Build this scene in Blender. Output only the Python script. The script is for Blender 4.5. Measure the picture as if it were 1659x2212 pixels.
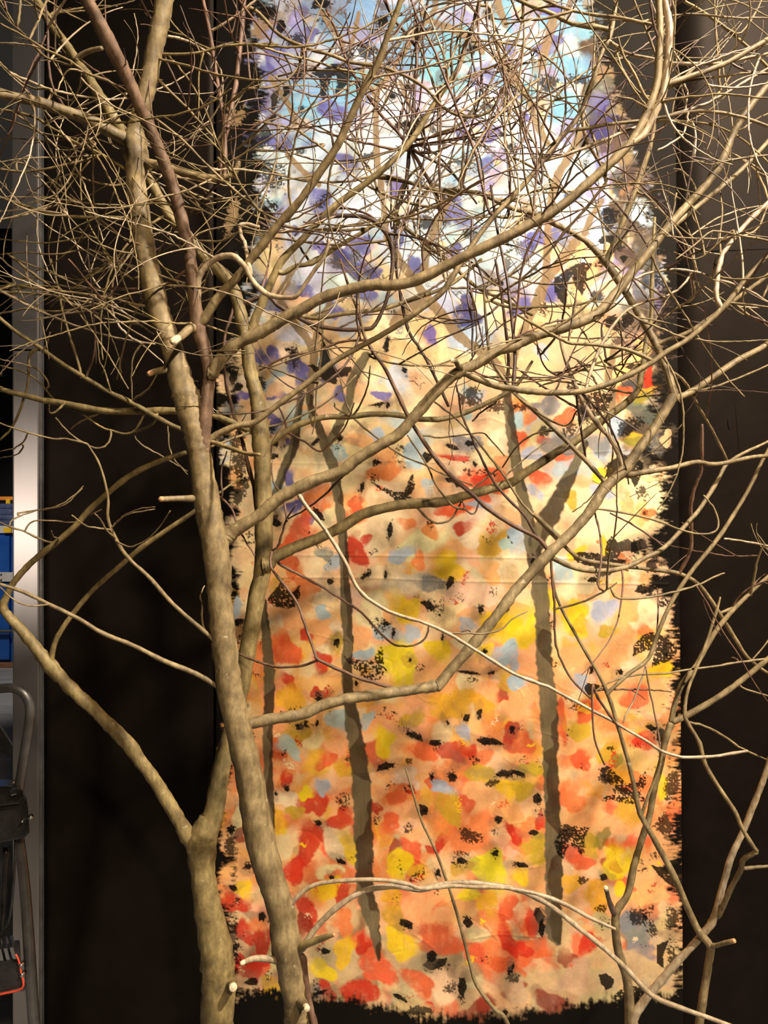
import bpy, bmesh, math, random
import numpy as np
from mathutils import Vector

# ------------------------------------------------------------------ scene, camera, light
for o in list(bpy.data.objects):
    bpy.data.objects.remove(o, do_unlink=True)
scene = bpy.context.scene
COL = scene.collection
random.seed(7)
rng = np.random.default_rng(11)

F = 1610.0            # focal length in pixels of the 1659 x 2212 frame
CAMH = 1.5            # camera height
WALL = 2.0            # distance of the black flat

def P(px, py, Y):
    """pixel direction taken out to the distance Y"""
    return Vector(((px - 829.5) / F * Y, Y, CAMH - (py - 1106.0) / F * Y))

cam = bpy.data.cameras.new('camera')
cam.sensor_fit = 'VERTICAL'; cam.sensor_height = 36.0; cam.sensor_width = 27.0
cam.lens = F / 2212.0 * 36.0
cam.clip_start = 0.02; cam.clip_end = 60
camo = bpy.data.objects.new('camera', cam)
camo.location = (0, 0, CAMH); camo.rotation_euler = (math.radians(90), 0, 0)
COL.objects.link(camo); scene.camera = camo

world = bpy.data.worlds.new('world'); scene.world = world; world.use_nodes = True
wb = world.node_tree.nodes['Background']
wb.inputs[0].default_value = (1.0, 0.88, 0.74, 1); wb.inputs[1].default_value = 0.018

def spot(name, loc, target, watts, color, size, blend, radius):
    l = bpy.data.lights.new(name, 'SPOT'); l.energy = watts; l.color = color
    l.spot_size = math.radians(size); l.spot_blend = blend; l.shadow_soft_size = radius
    o = bpy.data.objects.new(name, l); o.location = loc
    d = Vector(target) - Vector(loc); o.rotation_euler = d.to_track_quat('-Z', 'Y').to_euler()
    COL.objects.link(o); return o

spot('stage_spotlight', (1.9, -0.3, 4.3), (0.1, 2.0, 1.25), 1280, (1.0, 0.90, 0.76), 74, 1.0, 0.10)
spot('front_spotlight', (0.9, -1.6, 3.1), (0.05, 2.0, 0.8), 250, (1.0, 0.79, 0.52), 58, 0.8, 0.12)
spot('side_work_light', (-1.95, -0.1, 1.39), (-0.95, 2.0, 1.50), 30, (1.0, 0.88, 0.78), 20, 1.0, 0.10)
spot('workshop_lamp', (-3.2, 4.2, 4.0), (-3.6, 7.2, 0.6), 330, (1.0, 0.92, 0.82), 62, 0.6, 0.12)

vs = scene.view_settings
vs.view_transform = 'Standard'; vs.look = 'None'; vs.gamma = 1.0; vs.exposure = 0.33
vs.use_curve_mapping = False

# ------------------------------------------------------------------ materials
def new_mat(name):
    m = bpy.data.materials.new(name); m.use_nodes = True
    nt = m.node_tree; b = nt.nodes['Principled BSDF']
    return m, nt, b

def ramp(nt, stops):
    r = nt.nodes.new('ShaderNodeValToRGB'); e = r.color_ramp.elements
    while len(e) < len(stops): e.new(0.5)
    for k, (p, c) in enumerate(stops):
        e[k].position = p; e[k].color = (*c, 1)
    return r

def noise(nt, scale, detail=4, rough=0.6, coord='Object', stretch=None):
    tc = nt.nodes.new('ShaderNodeTexCoord'); n = nt.nodes.new('ShaderNodeTexNoise')
    n.inputs['Scale'].default_value = scale; n.inputs['Detail'].default_value = detail
    n.inputs['Roughness'].default_value = rough
    if stretch:
        mp = nt.nodes.new('ShaderNodeMapping'); mp.inputs['Scale'].default_value = stretch
        nt.links.new(tc.outputs[coord], mp.inputs[0]); nt.links.new(mp.outputs[0], n.inputs[0])
    else:
        nt.links.new(tc.outputs[coord], n.inputs[0])
    return n

def bump(nt, b, src, strength, dist):
    bp = nt.nodes.new('ShaderNodeBump'); bp.inputs['Strength'].default_value = strength
    bp.inputs['Distance'].default_value = dist
    nt.links.new(src, bp.inputs['Height']); nt.links.new(bp.outputs[0], b.inputs['Normal'])

def mat_noise(name, stops, scale, rough=0.7, metal=0.0, bstr=0.0, bdist=0.002, detail=5, stretch=None, spec=0.5):
    m, nt, b = new_mat(name)
    n = noise(nt, scale, detail, 0.62, stretch=stretch)
    r = ramp(nt, stops); nt.links.new(n.outputs[0], r.inputs[0]); nt.links.new(r.outputs[0], b.inputs['Base Color'])
    b.inputs['Roughness'].default_value = rough; b.inputs['Metallic'].default_value = metal
    b.inputs['Specular IOR Level'].default_value = spec
    if bstr: bump(nt, b, n.outputs[0], bstr, bdist)
    return m

def bark(name, dark, mid, light, spots, rough=0.62):
    """mottled smooth bark: blotches, fine vertical grain, pale lenticels"""
    m, nt, b = new_mat(name)
    n1 = noise(nt, 26, 5, 0.65); r1 = ramp(nt, [(0.30, dark), (0.5, mid), (0.72, light)])
    nt.links.new(n1.outputs[0], r1.inputs[0])
    n2 = noise(nt, 120, 3, 0.6, stretch=(1, 1, 0.35)); r2 = ramp(nt, [(0.35, (0.62,) * 3), (0.65, (1.18,) * 3)])
    nt.links.new(n2.outputs[0], r2.inputs[0])
    mul = nt.nodes.new('ShaderNodeMix'); mul.data_type = 'RGBA'; mul.blend_type = 'MULTIPLY'
    mul.inputs['Factor'].default_value = 0.8
    nt.links.new(r1.outputs[0], mul.inputs['A']); nt.links.new(r2.outputs[0], mul.inputs['B'])
    n3 = noise(nt, 75, 2, 0.5); r3 = ramp(nt, [(0.69, (0, 0, 0)), (0.78, (0.8, 0.8, 0.8))])
    nt.links.new(n3.outputs[0], r3.inputs[0])
    mx = nt.nodes.new('ShaderNodeMix'); mx.data_type = 'RGBA'
    nt.links.new(r3.outputs[0], mx.inputs['Factor'])
    nt.links.new(mul.outputs['Result'], mx.inputs['A']); mx.inputs['B'].default_value = (*spots, 1)
    nt.links.new(mx.outputs['Result'], b.inputs['Base Color'])
    b.inputs['Roughness'].default_value = rough
    bump(nt, b, n2.outputs[0], 0.35, 0.002)
    return m

M = {}
M['bark'] = bark('bark_grey_brown', (0.115, 0.074, 0.031), (0.215, 0.150, 0.066), (0.345, 0.250, 0.118), (0.44, 0.35, 0.20))
M['red'] = bark('bark_red_brown', (0.08, 0.036, 0.019), (0.14, 0.068, 0.037), (0.22, 0.125, 0.075), (0.28, 0.18, 0.12))
M['limb'] = bark('bark_brown_limb', (0.09, 0.048, 0.026), (0.16, 0.09, 0.05), (0.25, 0.155, 0.095), (0.28, 0.19, 0.12))
M['olive'] = bark('bark_olive', (0.12, 0.082, 0.029), (0.22, 0.155, 0.056), (0.345, 0.252, 0.100), (0.46, 0.39, 0.24))
M['pale'] = bark('bark_pale_twig', (0.24, 0.165, 0.09), (0.39, 0.285, 0.17), (0.54, 0.42, 0.28), (0.55, 0.46, 0.36), 0.45)
M['dark'] = bark('bark_dark_twig', (0.055, 0.03, 0.022), (0.10, 0.056, 0.038), (0.17, 0.10, 0.065), (0.2, 0.14, 0.1), 0.5)
M['cut'] = mat_noise('fresh_cut_wood', [(0.3, (0.62, 0.44, 0.24)), (0.7, (0.80, 0.66, 0.46))], 60, 0.7)
M['cutbrown'] = mat_noise('aged_cut_wood', [(0.3, (0.42, 0.20, 0.08)), (0.7, (0.58, 0.32, 0.15))], 60, 0.7)
M['black'] = mat_noise('black_flat_paint', [(0.25, (0.0045, 0.0032, 0.0024)), (0.75, (0.0085, 0.006, 0.0046))], 9, 0.52, 0, 0.45, 0.0012, 9, spec=0.085)
M['black'].node_tree.nodes['Principled BSDF'].inputs['Specular Tint'].default_value = (1.0, 0.74, 0.56, 1)
M['seam'] = mat_noise('black_gap_tape', [(0.3, (0.003, 0.003, 0.003)), (0.7, (0.006, 0.005, 0.005))], 20, 0.9, spec=0.1)
M['post'] = mat_noise('brushed_steel', [(0.3, (0.40, 0.36, 0.335)), (0.7, (0.50, 0.455, 0.425))], 5, 0.36, 0.95, 0.05, 0.0005, 6, (1, 1, 0.1))
M['floor'] = mat_noise('grey_concrete_floor', [(0.3, (0.17, 0.165, 0.165)), (0.7, (0.30, 0.29, 0.285))], 5, 0.6, 0, 0.1, 0.001, 8, (0.4, 2, 1))
M['farwall'] = mat_noise('dark_far_wall', [(0.3, (0.010, 0.010, 0.012)), (0.7, (0.018, 0.017, 0.018))], 3, 0.8)
M['blue'] = mat_noise('blue_enamel', [(0.3, (0.010, 0.075, 0.33)), (0.7, (0.02, 0.11, 0.44))], 6, 0.35)
M['bluecloth'] = mat_noise('folded_blue_cloth', [(0.3, (0.03, 0.045, 0.11)), (0.7, (0.10, 0.13, 0.26))], 14, 0.9)
M['orange'] = mat_noise('orange_enamel', [(0.3, (0.75, 0.25, 0.03)), (0.7, (0.85, 0.32, 0.05))], 8, 0.4)
M['yellow'] = mat_noise('yellow_plastic', [(0.3, (0.85, 0.5, 0.02)), (0.7, (0.95, 0.6, 0.04))], 8, 0.4)
M['white'] = mat_noise('white_painted_steel', [(0.3, (0.58, 0.53, 0.48)), (0.7, (0.72, 0.67, 0.6))], 8, 0.5)
M['plinth'] = mat_noise('brown_wooden_plinth', [(0.3, (0.16, 0.075, 0.035)), (0.7, (0.24, 0.12, 0.06))], 12, 0.6)
M['tube'] = mat_noise('grey_steel_tube', [(0.3, (0.10, 0.095, 0.09)), (0.7, (0.17, 0.16, 0.15))], 30, 0.38, 0.6)
M['gloss'] = mat_noise('glossy_black_metal', [(0.3, (0.012, 0.011, 0.010)), (0.7, (0.035, 0.03, 0.027))], 30, 0.2, 0.1)
M['foam'] = mat_noise('black_foam', [(0.3, (0.008, 0.008, 0.010)), (0.7, (0.016, 0.016, 0.02))], 60, 0.95)
M['chrome'] = mat_noise('scuffed_chrome', [(0.3, (0.5, 0.48, 0.45)), (0.7, (0.75, 0.72, 0.68))], 40, 0.22, 1.0)
M['redpaint'] = mat_noise('red_enamel', [(0.3, (0.45, 0.04, 0.015)), (0.7, (0.6, 0.07, 0.03))], 20, 0.35)

# ------------------------------------------------------------------ object helpers
def link(name, me, mat, parent=None):
    o = bpy.data.objects.new(name, me); COL.objects.link(o)
    if mat is not None: me.materials.append(mat)
    if parent is not None: o.parent = parent
    return o

def tag(o, label, cat, group=None):
    o['label'] = label; o['category'] = cat
    if group: o['group'] = group
    return o

def empty(name, loc=(0, 0, 0)):
    o = bpy.data.objects.new(name, None); o.location = loc; o.empty_display_size = 0.05
    COL.objects.link(o); return o

def box_mesh(x0, x1, y0, y1, z0, z1, bev=0.0):
    bm = bmesh.new()
    bmesh.ops.create_cube(bm, size=1.0)
    for v in bm.verts:
        v.co = Vector(((x0 + x1) / 2 + v.co.x * (x1 - x0), (y0 + y1) / 2 + v.co.y * (y1 - y0), (z0 + z1) / 2 + v.co.z * (z1 - z0)))
    if bev > 0:
        bmesh.ops.bevel(bm, geom=bm.edges[:], offset=bev, segments=2, affect='EDGES', profile=0.7)
    me = bpy.data.meshes.new('box'); bm.to_mesh(me); bm.free()
    return me

def part_box(name, mat, parent, lo, hi, bev=0.0):
    """box given in world metres; the parent's location is taken off"""
    me = box_mesh(lo[0], hi[0], lo[1], hi[1], lo[2], hi[2], bev)
    o = link(name, me, mat, parent)
    if parent is not None: o.location = -Vector(parent.location)
    return o

def crom(pts, per):
    """Catmull-Rom through rows of pts (numpy, any width)"""
    pts = np.asarray(pts, float); n = len(pts)
    if n == 2:
        t = np.linspace(0, 1, per + 1)[:, None]; return pts[0] * (1 - t) + pts[1] * t
    ext = np.vstack([2 * pts[0] - pts[1], pts, 2 * pts[-1] - pts[-2]])
    out = []
    for i in range(1, n):
        p0, p1, p2, p3 = ext[i - 1], ext[i], ext[i + 1], ext[i + 2]
        for k in range(per):
            t = k / per
            out.append(0.5 * ((2 * p1) + (p2 - p0) * t + (2 * p0 - 5 * p1 + 4 * p2 - p3) * t * t + (3 * p1 - p0 - 3 * p2 + p3) * t ** 3))
    out.append(pts[-1]); return np.array(out)

def tube_data(pts, rad, sides, seed, rough=0.05, cap=True):
    """vertices and faces of a tube along pts (n,3) with radii (n)"""
    n = len(pts)
    tang = np.gradient(pts, axis=0); tang /= (np.linalg.norm(tang, axis=1)[:, None] + 1e-9)
    u = np.cross(tang[0], (0.31, 0.74, 0.59)); u /= np.linalg.norm(u) + 1e-9
    r_ = np.random.default_rng(seed)
    ang = np.arange(sides) / sides * 2 * math.pi
    V = np.zeros((n * sides, 3))
    for i in range(n):
        u = u - tang[i] * np.dot(u, tang[i]); u /= np.linalg.norm(u) + 1e-9
        v = np.cross(tang[i], u)
        rr = rad[i] * (1 + rough * r_.standard_normal(sides))
        V[i * sides:(i + 1) * sides] = pts[i] + (np.cos(ang) * rr)[:, None] * u + (np.sin(ang) * rr)[:, None] * v
    faces = []
    for i in range(n - 1):
        a = i * sides; b = a + sides
        for k in range(sides):
            k2 = (k + 1) % sides
            faces.append((a + k, a + k2, b + k2, b + k))
    V = list(map(tuple, V))
    if cap:
        V.append(tuple(pts[0])); c0 = len(V) - 1
        V.append(tuple(pts[-1] + tang[-1] * rad[-1] * 0.6)); c1 = len(V) - 1
        for k in range(sides):
            k2 = (k + 1) % sides
            faces.append((c0, k2, k)); e = (n - 1) * sides
            faces.append((c1, e + k, e + k2))
    return V, faces

def mesh_from(name, V, faces, smooth=True):
    me = bpy.data.meshes.new(name); me.from_pydata(V, [], faces)
    if smooth: me.polygons.foreach_set('use_smooth', [True] * len(me.polygons))
    me.update(); return me

def tube_obj(name, mat, parent, pts, rad, sides=12, rough=0.0, per=6):
    arr = crom(np.hstack([np.array(pts, float), np.array(rad, float)[:, None]]), per)
    V, f = tube_data(arr[:, :3], arr[:, 3], sides, 1, rough)
    o = link(name, mesh_from(name, V, f), mat, parent)
    if parent is not None: o.location = -Vector(parent.location)
    return o

# ------------------------------------------------------------------ the setting
def wx(px, Y=WALL): return (px - 829.5) / F * Y
def wz(py, Y=WALL): return CAMH - (py - 1106.0) / F * Y

def structure(o):
    o['kind'] = 'structure'; return o

floor = structure(link('floor', box_mesh(-6, 3.2, -3.2, 9.2, -0.12, 0.0), M['floor']))
far = structure(link('wall_far', box_mesh(-6, 3.2, 9.2, 9.4, 0.0, 5.0), M['farwall']))
# the black flat: a backing with three fabric-faced panels and taped gaps between them
PY = 1.985
wl, wr = wx(88, PY), 3.0
wall = structure(link('wall_back', box_mesh(wl, wr, WALL + 0.02, WALL + 0.10, 0.0, 4.3), M['seam']))
def panel(x0, x1):
    r_ = np.random.default_rng(int(abs(x0) * 1000)); ph = r_.random(4) * 6.28
    xs = [x0, x0 + 0.0015] + list(np.linspace(x0, x1, 24)[1:-1]) + [x1 - 0.0015, x1]
    zs = [0.0, 0.0015] + list(np.linspace(0, 4.3, 60)[1:-1]) + [4.2985, 4.3]
    V = []; nx, nz = len(xs), len(zs)
    for j, z in enumerate(zs):
        for i, x in enumerate(xs):
            y = WALL + 0.0035 + 0.0011 * math.sin(3.1 * x + 2.2 * z + ph[0]) + 0.0009 * math.sin(6.7 * z - 1.5 * x + ph[1]) + 0.0003 * r_.standard_normal()
            if i in (0, nx - 1) or j in (0, nz - 1): y = WALL + 0.0195
            V.append((x, y, z))
    f = [(j * nx + i, j * nx + i + 1, (j + 1) * nx + i + 1, (j + 1) * nx + i) for j in range(nz - 1) for i in range(nx - 1)]
    return link('panel', mesh_from('panel', V, f), M['black'], wall)
panel(wl, wx(462)); panel(wx(466), wx(1449)); panel(wx(1452), wr)
# worn nicks and dents in the black paint of the right-hand panel
for (x0, y0, x1, y1, r) in ((1451, 655, 1502, 656, 1.6), (1450, 545, 1659, 538, 0.8), (1483, 549, 1485, 553, 2.5), (1483, 572, 1485, 574, 2.2), (1571, 905, 1575, 928, 1.3), (1586, 855, 1598, 982, 0.6)):
    a, b = P(x0, y0, WALL + 0.004), P(x1, y1, WALL + 0.004)
    tube_obj('paint_scratch', M['seam'], wall, [tuple(a), tuple((a + b) / 2), tuple(b)], [r * WALL / F * 0.6, r * WALL / F, r * WALL / F * 0.5], 6, 0.1, 3)

# ------------------------------------------------------------------ the painted canvas
STEP = 1.8
gx = np.arange(466, 1468, STEP); gy = np.arange(-40, 2222, STEP)
GW, GH = len(gx), len(gy)
XX, YY = np.meshgrid(gx, gy)

def vnoise(cellx, celly, seed):
    r_ = np.random.default_rng(seed)
    nx = int((gx[-1] - gx[0]) / cellx) + 3; ny = int((gy[-1] - gy[0]) / celly) + 3
    g = r_.random((ny, nx))
    fx = (gx - gx[0]) / cellx; fy = (gy - gy[0]) / celly
    ix = fx.astype(int); iy = fy.astype(int)
    tx = fx - ix; ty = fy - iy; tx = tx * tx * (3 - 2 * tx); ty = ty * ty * (3 - 2 * ty)
    a = g[np.ix_(iy, ix)] * (1 - tx) + g[np.ix_(iy, ix + 1)] * tx
    b = g[np.ix_(iy + 1, ix)] * (1 - tx) + g[np.ix_(iy + 1, ix + 1)] * tx
    return a * (1 - ty)[:, None] + b * ty[:, None]

N60, N22, N8, N4 = vnoise(60, 60, 1), vnoise(22, 22, 2), vnoise(8, 8, 3), vnoise(3.6, 3.6, 4)
NSTV = vnoise(3.4, 34, 5)            # vertical brush streaks
NSTD = vnoise(9, 16, 6)
SPECK = 0.75 * vnoise(2.7, 2.7, 9) + 0.25 * vnoise(6, 6, 8)
EDGE = 0.5 * N22 + 0.3 * N8 + 0.2 * N4

def lin(c):
    """colour as seen in the photograph (0-255) -> paint reflectance"""
    v = np.array(c, float) / 255.0
    v = np.where(v <= 0.04045, v / 12.92, ((v + 0.055) / 1.055) ** 2.4)
    return np.clip(v * np.array(PAINT_GAIN), 0.004, 0.90)
PAINT_GAIN = (0.92, 0.92, 0.94)

C = dict(cream=(250, 218, 168), tan=(216, 180, 130), dtan=(146, 118, 84), orange=(248, 176, 112), orange2=(240, 134, 72),
         redor=(230, 98, 56), red=(206, 56, 34), dred=(150, 48, 34), yellow=(252, 204, 34), gold=(238, 172, 50),
         olive=(208, 166, 48), green=(120, 118, 50), lblue=(176, 190, 196), white=(200, 204, 210), sky=(122, 168, 192),
         purple=(98, 94, 152), dpurple=(62, 58, 108), lilac=(146, 142, 184), grey=(142, 138, 132), dgrey=(92, 88, 84),
         black=(20, 17, 15), peach=(246, 190, 140), twl=(110, 99, 72), twd=(64, 54, 38), ptan=(142, 118, 84), brown=(80, 64, 50), haze=(120, 100, 80))
CL = {k: lin(v) for k, v in C.items()}

IMG = np.zeros((GH, GW, 3)); IMG[:] = CL['tan']

def window(x0, x1, y0, y1):
    i0 = max(0, int((x0 - gx[0]) / STEP)); i1 = min(GW, int((x1 - gx[0]) / STEP) + 2)
    j0 = max(0, int((y0 - gy[0]) / STEP)); j1 = min(GH, int((y1 - gy[0]) / STEP) + 2)
    return slice(j0, j1), slice(i0, i1)

def sstep(a, b, x):
    t = np.clip((x - a) / (b - a), 0, 1); return t * t * (3 - 2 * t)

def lay(sl, alpha, col):
    IMG[sl] = IMG[sl] * (1 - alpha[..., None]) + np.asarray(col) * alpha[..., None]

def dab(col, x, y, rx, ry, ang=0.0, op=0.92, soft=0.27, rough=0.30, dry=0.35, grow=1.0):
    """one brush stroke: lop-sided ragged patch, crisp on one side and scrubbed out on the other"""
    rx *= grow; ry *= grow
    R = max(rx, ry) * 1.9
    sl = window(x - R, x + R, y - R, y + R)
    if sl[0].start >= sl[0].stop or sl[1].start >= sl[1].stop: return
    X = XX[sl] - x; Y = YY[sl] - y; c, s = math.cos(ang), math.sin(ang)
    u = (X * c + Y * s) / rx; v = (-X * s + Y * c) / ry
    q = random.choice((1.5, 2.0, 2.6, 3.4))
    th = np.arctan2(v, u); p1, p2, p3 = (random.random() * 6.28 for _ in range(3))
    r = (np.abs(u) ** q + np.abs(v) ** q) ** (1 / q)
    r = r / (1 + 0.17 * np.cos(2 * th + p1) + 0.15 * np.cos(3 * th + p2) + 0.07 * np.cos(5 * th + p3))
    r = r + (EDGE[sl] - 0.5) * rough * 1.3
    t0 = random.random() * 6.28
    side = (u * math.cos(t0) + v * math.sin(t0)) / (r + 0.4)
    sf = soft * (0.45 + 2.4 * np.clip(side, 0, 1) ** 2)
    a = 1 - np.clip((r - (1 - sf)) / (2 * sf), 0, 1); a = a * a * (3 - 2 * a)
    if dry > 0:
        a = a * (1 - dry * sstep(0.0, 1.0, side * np.minimum(r, 1) * 1.2 + (NSTD[sl] - 0.5) * 1.5 + (SPECK[sl] - 0.5) * 0.9))
    cc = CL[col] if isinstance(col, str) else col
    cc = cc * (1 + np.random.default_rng(int(x * 7 + y * 13)).normal(0, 0.06, 3))
    a = a * op
    tint = 1 + (N8[sl] - 0.5) * 0.10 + (N22[sl] - 0.5) * 0.16
    IMG[sl] = IMG[sl] * (1 - a[..., None]) + (cc[None, None, :] * tint[..., None]) * a[..., None]

def smudge(col, x, y, rx, ry, ang=0.0, cover=0.6):
    """dry speckled scumble"""
    R = max(rx, ry) * 1.4
    sl = window(x - R, x + R, y - R, y + R)
    if sl[0].start >= sl[0].stop or sl[1].start >= sl[1].stop: return
    X = XX[sl] - x; Y = YY[sl] - y; c, s = math.cos(ang), math.sin(ang)
    r = np.sqrt(((X * c + Y * s) / rx) ** 2 + ((-X * s + Y * c) / ry) ** 2) + (N22[sl] - 0.5) * 0.7
    dens = cover * (1 - sstep(0.2, 1.15, r))
    a = sstep(-0.07, 0.07, dens - SPECK[sl] * 0.9 - 0.06)
    lay(sl, a * 0.88, CL[col])

def seg_dist(sl, pts):
    X, Y = XX[sl], YY[sl]; best = np.full(X.shape, 1e9); W = np.zeros(X.shape); S = np.zeros(X.shape)
    for (x0, y0, w0), (x1, y1, w1) in zip(pts[:-1], pts[1:]):
        dx, dy = x1 - x0, y1 - y0; L = dx * dx + dy * dy + 1e-9
        t = np.clip(((X - x0) * dx + (Y - y0) * dy) / L, 0, 1)
        px_, py_ = X - x0 - t * dx, Y - y0 - t * dy
        d = np.hypot(px_, py_); sgn = np.sign(px_ * dy - py_ * dx)
        k = d < best; best[k] = d[k]; W[k] = (w0 + (w1 - w0) * t)[k]; S[k] = (sgn * d)[k]
    return best, W, S

def limb(c1, c2, flat, split=0.15):
    pts = [tuple(flat[i:i + 3]) for i in range(0, len(flat), 3)]
    arr = crom(pts, 4); pts = [tuple(p) for p in arr]
    xs = [p[0] for p in pts]; ys = [p[1] for p in pts]; w = max(p[2] for p in pts) * 1.6 + 4
    sl = window(min(xs) - w, max(xs) + w, min(ys) - w, max(ys) + w)
    d, W, S = seg_dist(sl, pts)
    r = d / np.maximum(W, 0.5) + (N8[sl] - 0.5) * 0.30 + (N22[sl] - 0.5) * 0.22
    a = 1 - sstep(0.88, 1.08, r)
    mix = sstep(-0.08, 0.08, S / np.maximum(W, 0.5) + (N60[sl] - 0.5) * 3.4 + (N22[sl] - 0.5) * 1.2 - split)
    col = CL[c1][None, None] * (1 - mix[..., None]) + CL[c2][None, None] * mix[..., None]
    col = col * (1 + (NSTV[sl] - 0.5) * 0.25)[..., None]
    IMG[sl] = IMG[sl] * (1 - 0.95 * a[..., None]) + col * 0.95 * a[..., None]

def poly(flat, ox, oy, sc, holes=0.0, col='black', ragged=1.0):
    p = [(ox + flat[i] / sc, oy + flat[i + 1] / sc) for i in range(0, len(flat), 2)]
    xs = [a for a, _ in p]; ys = [b for _, b in p]
    sl = window(min(xs) - 4, max(xs) + 4, min(ys) - 4, max(ys) + 4)
    X = XX[sl] + (N8[sl] - 0.5) * 3.5 * ragged; Y = YY[sl] + (N4[sl] - 0.5) * 2.5 * ragged
    ins = np.zeros(X.shape, bool)
    for (x0, y0), (x1, y1) in zip(p, p[1:] + p[:1]):
        cr = ((y0 > Y) != (y1 > Y)) & (X < (x1 - x0) * (Y - y0) / (y1 - y0 + 1e-9) + x0)
        ins ^= cr
    a = ins.astype(float)
    if holes: a = a * sstep(-0.05, 0.05, SPECK[sl] - holes)
    lay(sl, a * 0.95, CL[col])

# underpainting: a patchwork of dabs whose palette drifts from sky to leaves
BANDS = [(-60, dict(sky=4, white=2, lilac=2, purple=1, grey=2, lblue=3)),
         (330, dict(white=7, lblue=4, lilac=2, purple=1, sky=1)),
         (560, dict(white=5, lblue=4, purple=1, cream=2, tan=2, lilac=1)),
         (700, dict(cream=5, tan=4, lblue=3, peach=1, grey=1)),
         (900, dict(cream=7, peach=2, tan=3, lblue=1, orange=1)),
         (1150, dict(cream=7, peach=3, orange=1, tan=1)),
         (1330, dict(cream=4, peach=3, orange=4, gold=1)),
         (1500, dict(orange=5, gold=3, peach=2, cream=1, orange2=1)),
         (1700, dict(orange=5, peach=3, orange2=2, redor=1, gold=1)),
         (1950, dict(orange=3, peach=3, orange2=2, redor=2, tan=1)),
         (2080, dict(tan=5, peach=2, redor=1, dtan=2)),
         (2300, dict(tan=3, dtan=3, grey=1))]
def pick(y):
    for (a, pa), (b, pb) in zip(BANDS[:-1], BANDS[1:]):
        if a <= y < b:
            pal = pb if random.random() < (y - a) / (b - a) else pa
            ks = list(pal); return random.choices(ks, [pal[k] for k in ks])[0]
    return 'tan'
y = -40
seq = []
while y < 2230:
    x = 470
    while x < 1480:
        seq.append((x + random.uniform(-14, 14), y + random.uniform(-14, 14))); x += 30
    y += 27
random.shuffle(seq)
for (x, y) in seq:
    k = pick(y); s = random.uniform(20, 36)
    dab(k, x, y, s, s * random.uniform(0.6, 0.95), random.uniform(0, 3.1), random.uniform(0.6, 0.9), 0.42, 0.35, 0.5)
# right-hand upper margin painted in dim brownish tans
for (x, y) in seq:
    lim = 1275 if y < 330 else (1330 if y < 560 else (1368 if y < 1000 else 1470))
    if x > lim and y < 1000 and random.random() < 0.8:
        dab(random.choice(['brown', 'brown', 'dgrey', 'dtan', 'black']), x, y, 30, 24, random.uniform(0, 3), 0.85, 0.3, 0.6, 0.4)

def dabs(col, s, **kw):
    v = [float(t) for t in s.split()]
    for i in range(0, len(v), 4):
        dab(col, v[i], v[i + 1], v[i + 2], v[i + 3], random.uniform(-0.6, 0.6), grow=random.uniform(1.15, 1.4), **kw)

dabs('sky', "735 20 60 40 800 40 50 40 900 60 60 40 950 100 60 40 880 120 50 35 660 200 50 26 720 205 60 24 640 240 40 16 700 265 60 22 770 180 40 20 960 160 50 30 1080 60 24 30 1225 145 26 24 1262 150 20 26 1225 240 30 26 1270 60 14 20 1205 60 34 18")
dabs('white', "730 310 60 40 790 330 50 40 640 350 40 26 850 230 40 30 860 280 40 22 800 400 60 40 720 400 50 30 690 470 60 36 780 470 50 30 650 590 40 40 700 610 50 30 760 620 36 26 720 520 44 22 900 430 50 30 880 540 40 30 640 720 26 18 1090 90 20 26 1050 60 24 16 861 818 17 26 698 775 8 16 594 928 13 6 830 300 50 30")
dabs('lblue', "1000 420 50 30 1060 460 40 26 930 500 40 24 1120 380 40 30 1180 420 36 24 1010 620 30 22 960 640 24 30 1080 560 40 20 1130 580 36 24 1020 720 36 24 1200 320 40 26 1250 370 30 26 1310 475 20 16 1390 460 20 26 1165 290 30 20 600 830 26 26 640 900 22 18 760 700 40 16")
dabs('purple', "652 26 11 11 595 122 24 22 580 154 16 14 566 226 20 16 725 243 26 16 607 306 27 15 667 77 16 12 751 357 18 15 691 534 15 13 768 540 32 13 660 630 17 15 595 657 19 15 722 670 15 13 792 636 24 13 690 435 22 20 587 770 16 16 560 770 8 16 650 806 20 28 686 825 11 10 592 873 20 17 595 897 15 12 595 917 14 10 522 856 13 9 624 967 11 17 734 852 11 10 826 856 15 9 624 1032 9 15 633 1095 20 11 665 1124 14 10 1120 197 11 15 1106 106 12 12 1186 104 24 14 1065 289 18 13 1137 255 11 10 1000 289 13 10 1053 357 16 14 858 406 13 17 978 447 16 22 1002 476 25 13 863 515 9 17 896 580 13 19 981 546 14 12 1157 520 22 15 1125 664 24 13 930 725 13 15 1190 633 13 12 1208 510 18 15 1193 630 15 15 1200 90 22 10 812 590 14 9 600 110 14 10 640 500 12 8 1240 430 14 10")
dabs('dpurple', "1002 686 24 24 1010 660 14 16 1300 227 14 22 1290 285 26 15 766 577 30 18 1145 540 14 10 1330 260 12 10")
dabs('lilac', "575 60 22 18 605 65 18 14 640 90 20 18 620 150 26 16 590 190 20 14 640 45 14 14 1110 190 16 16 1000 40 22 14 770 75 26 18 600 265 20 14 1230 285 18 24")
dabs('tan', "1000 800 34 22 900 770 40 24 780 760 30 22 1150 740 40 30 1200 700 30 26 1260 690 30 26 1220 800 40 30 1160 830 30 26 1290 730 26 26 1240 650 26 20 960 880 40 22 700 720 30 20 1100 790 26 26", op=0.85)
dabs('peach', "1230 770 40 26 1180 690 30 20 1250 720 26 20 1140 720 20 22 1275 545 14 26 1230 555 16 12 1210 580 12 12 1330 790 24 30 1350 760 20 26 1150 790 26 20 1080 860 26 18 930 840 34 22 1000 880 34 22 1050 900 26 22 1330 620 22 16 560 860 12 14 600 840 20 18")
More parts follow.
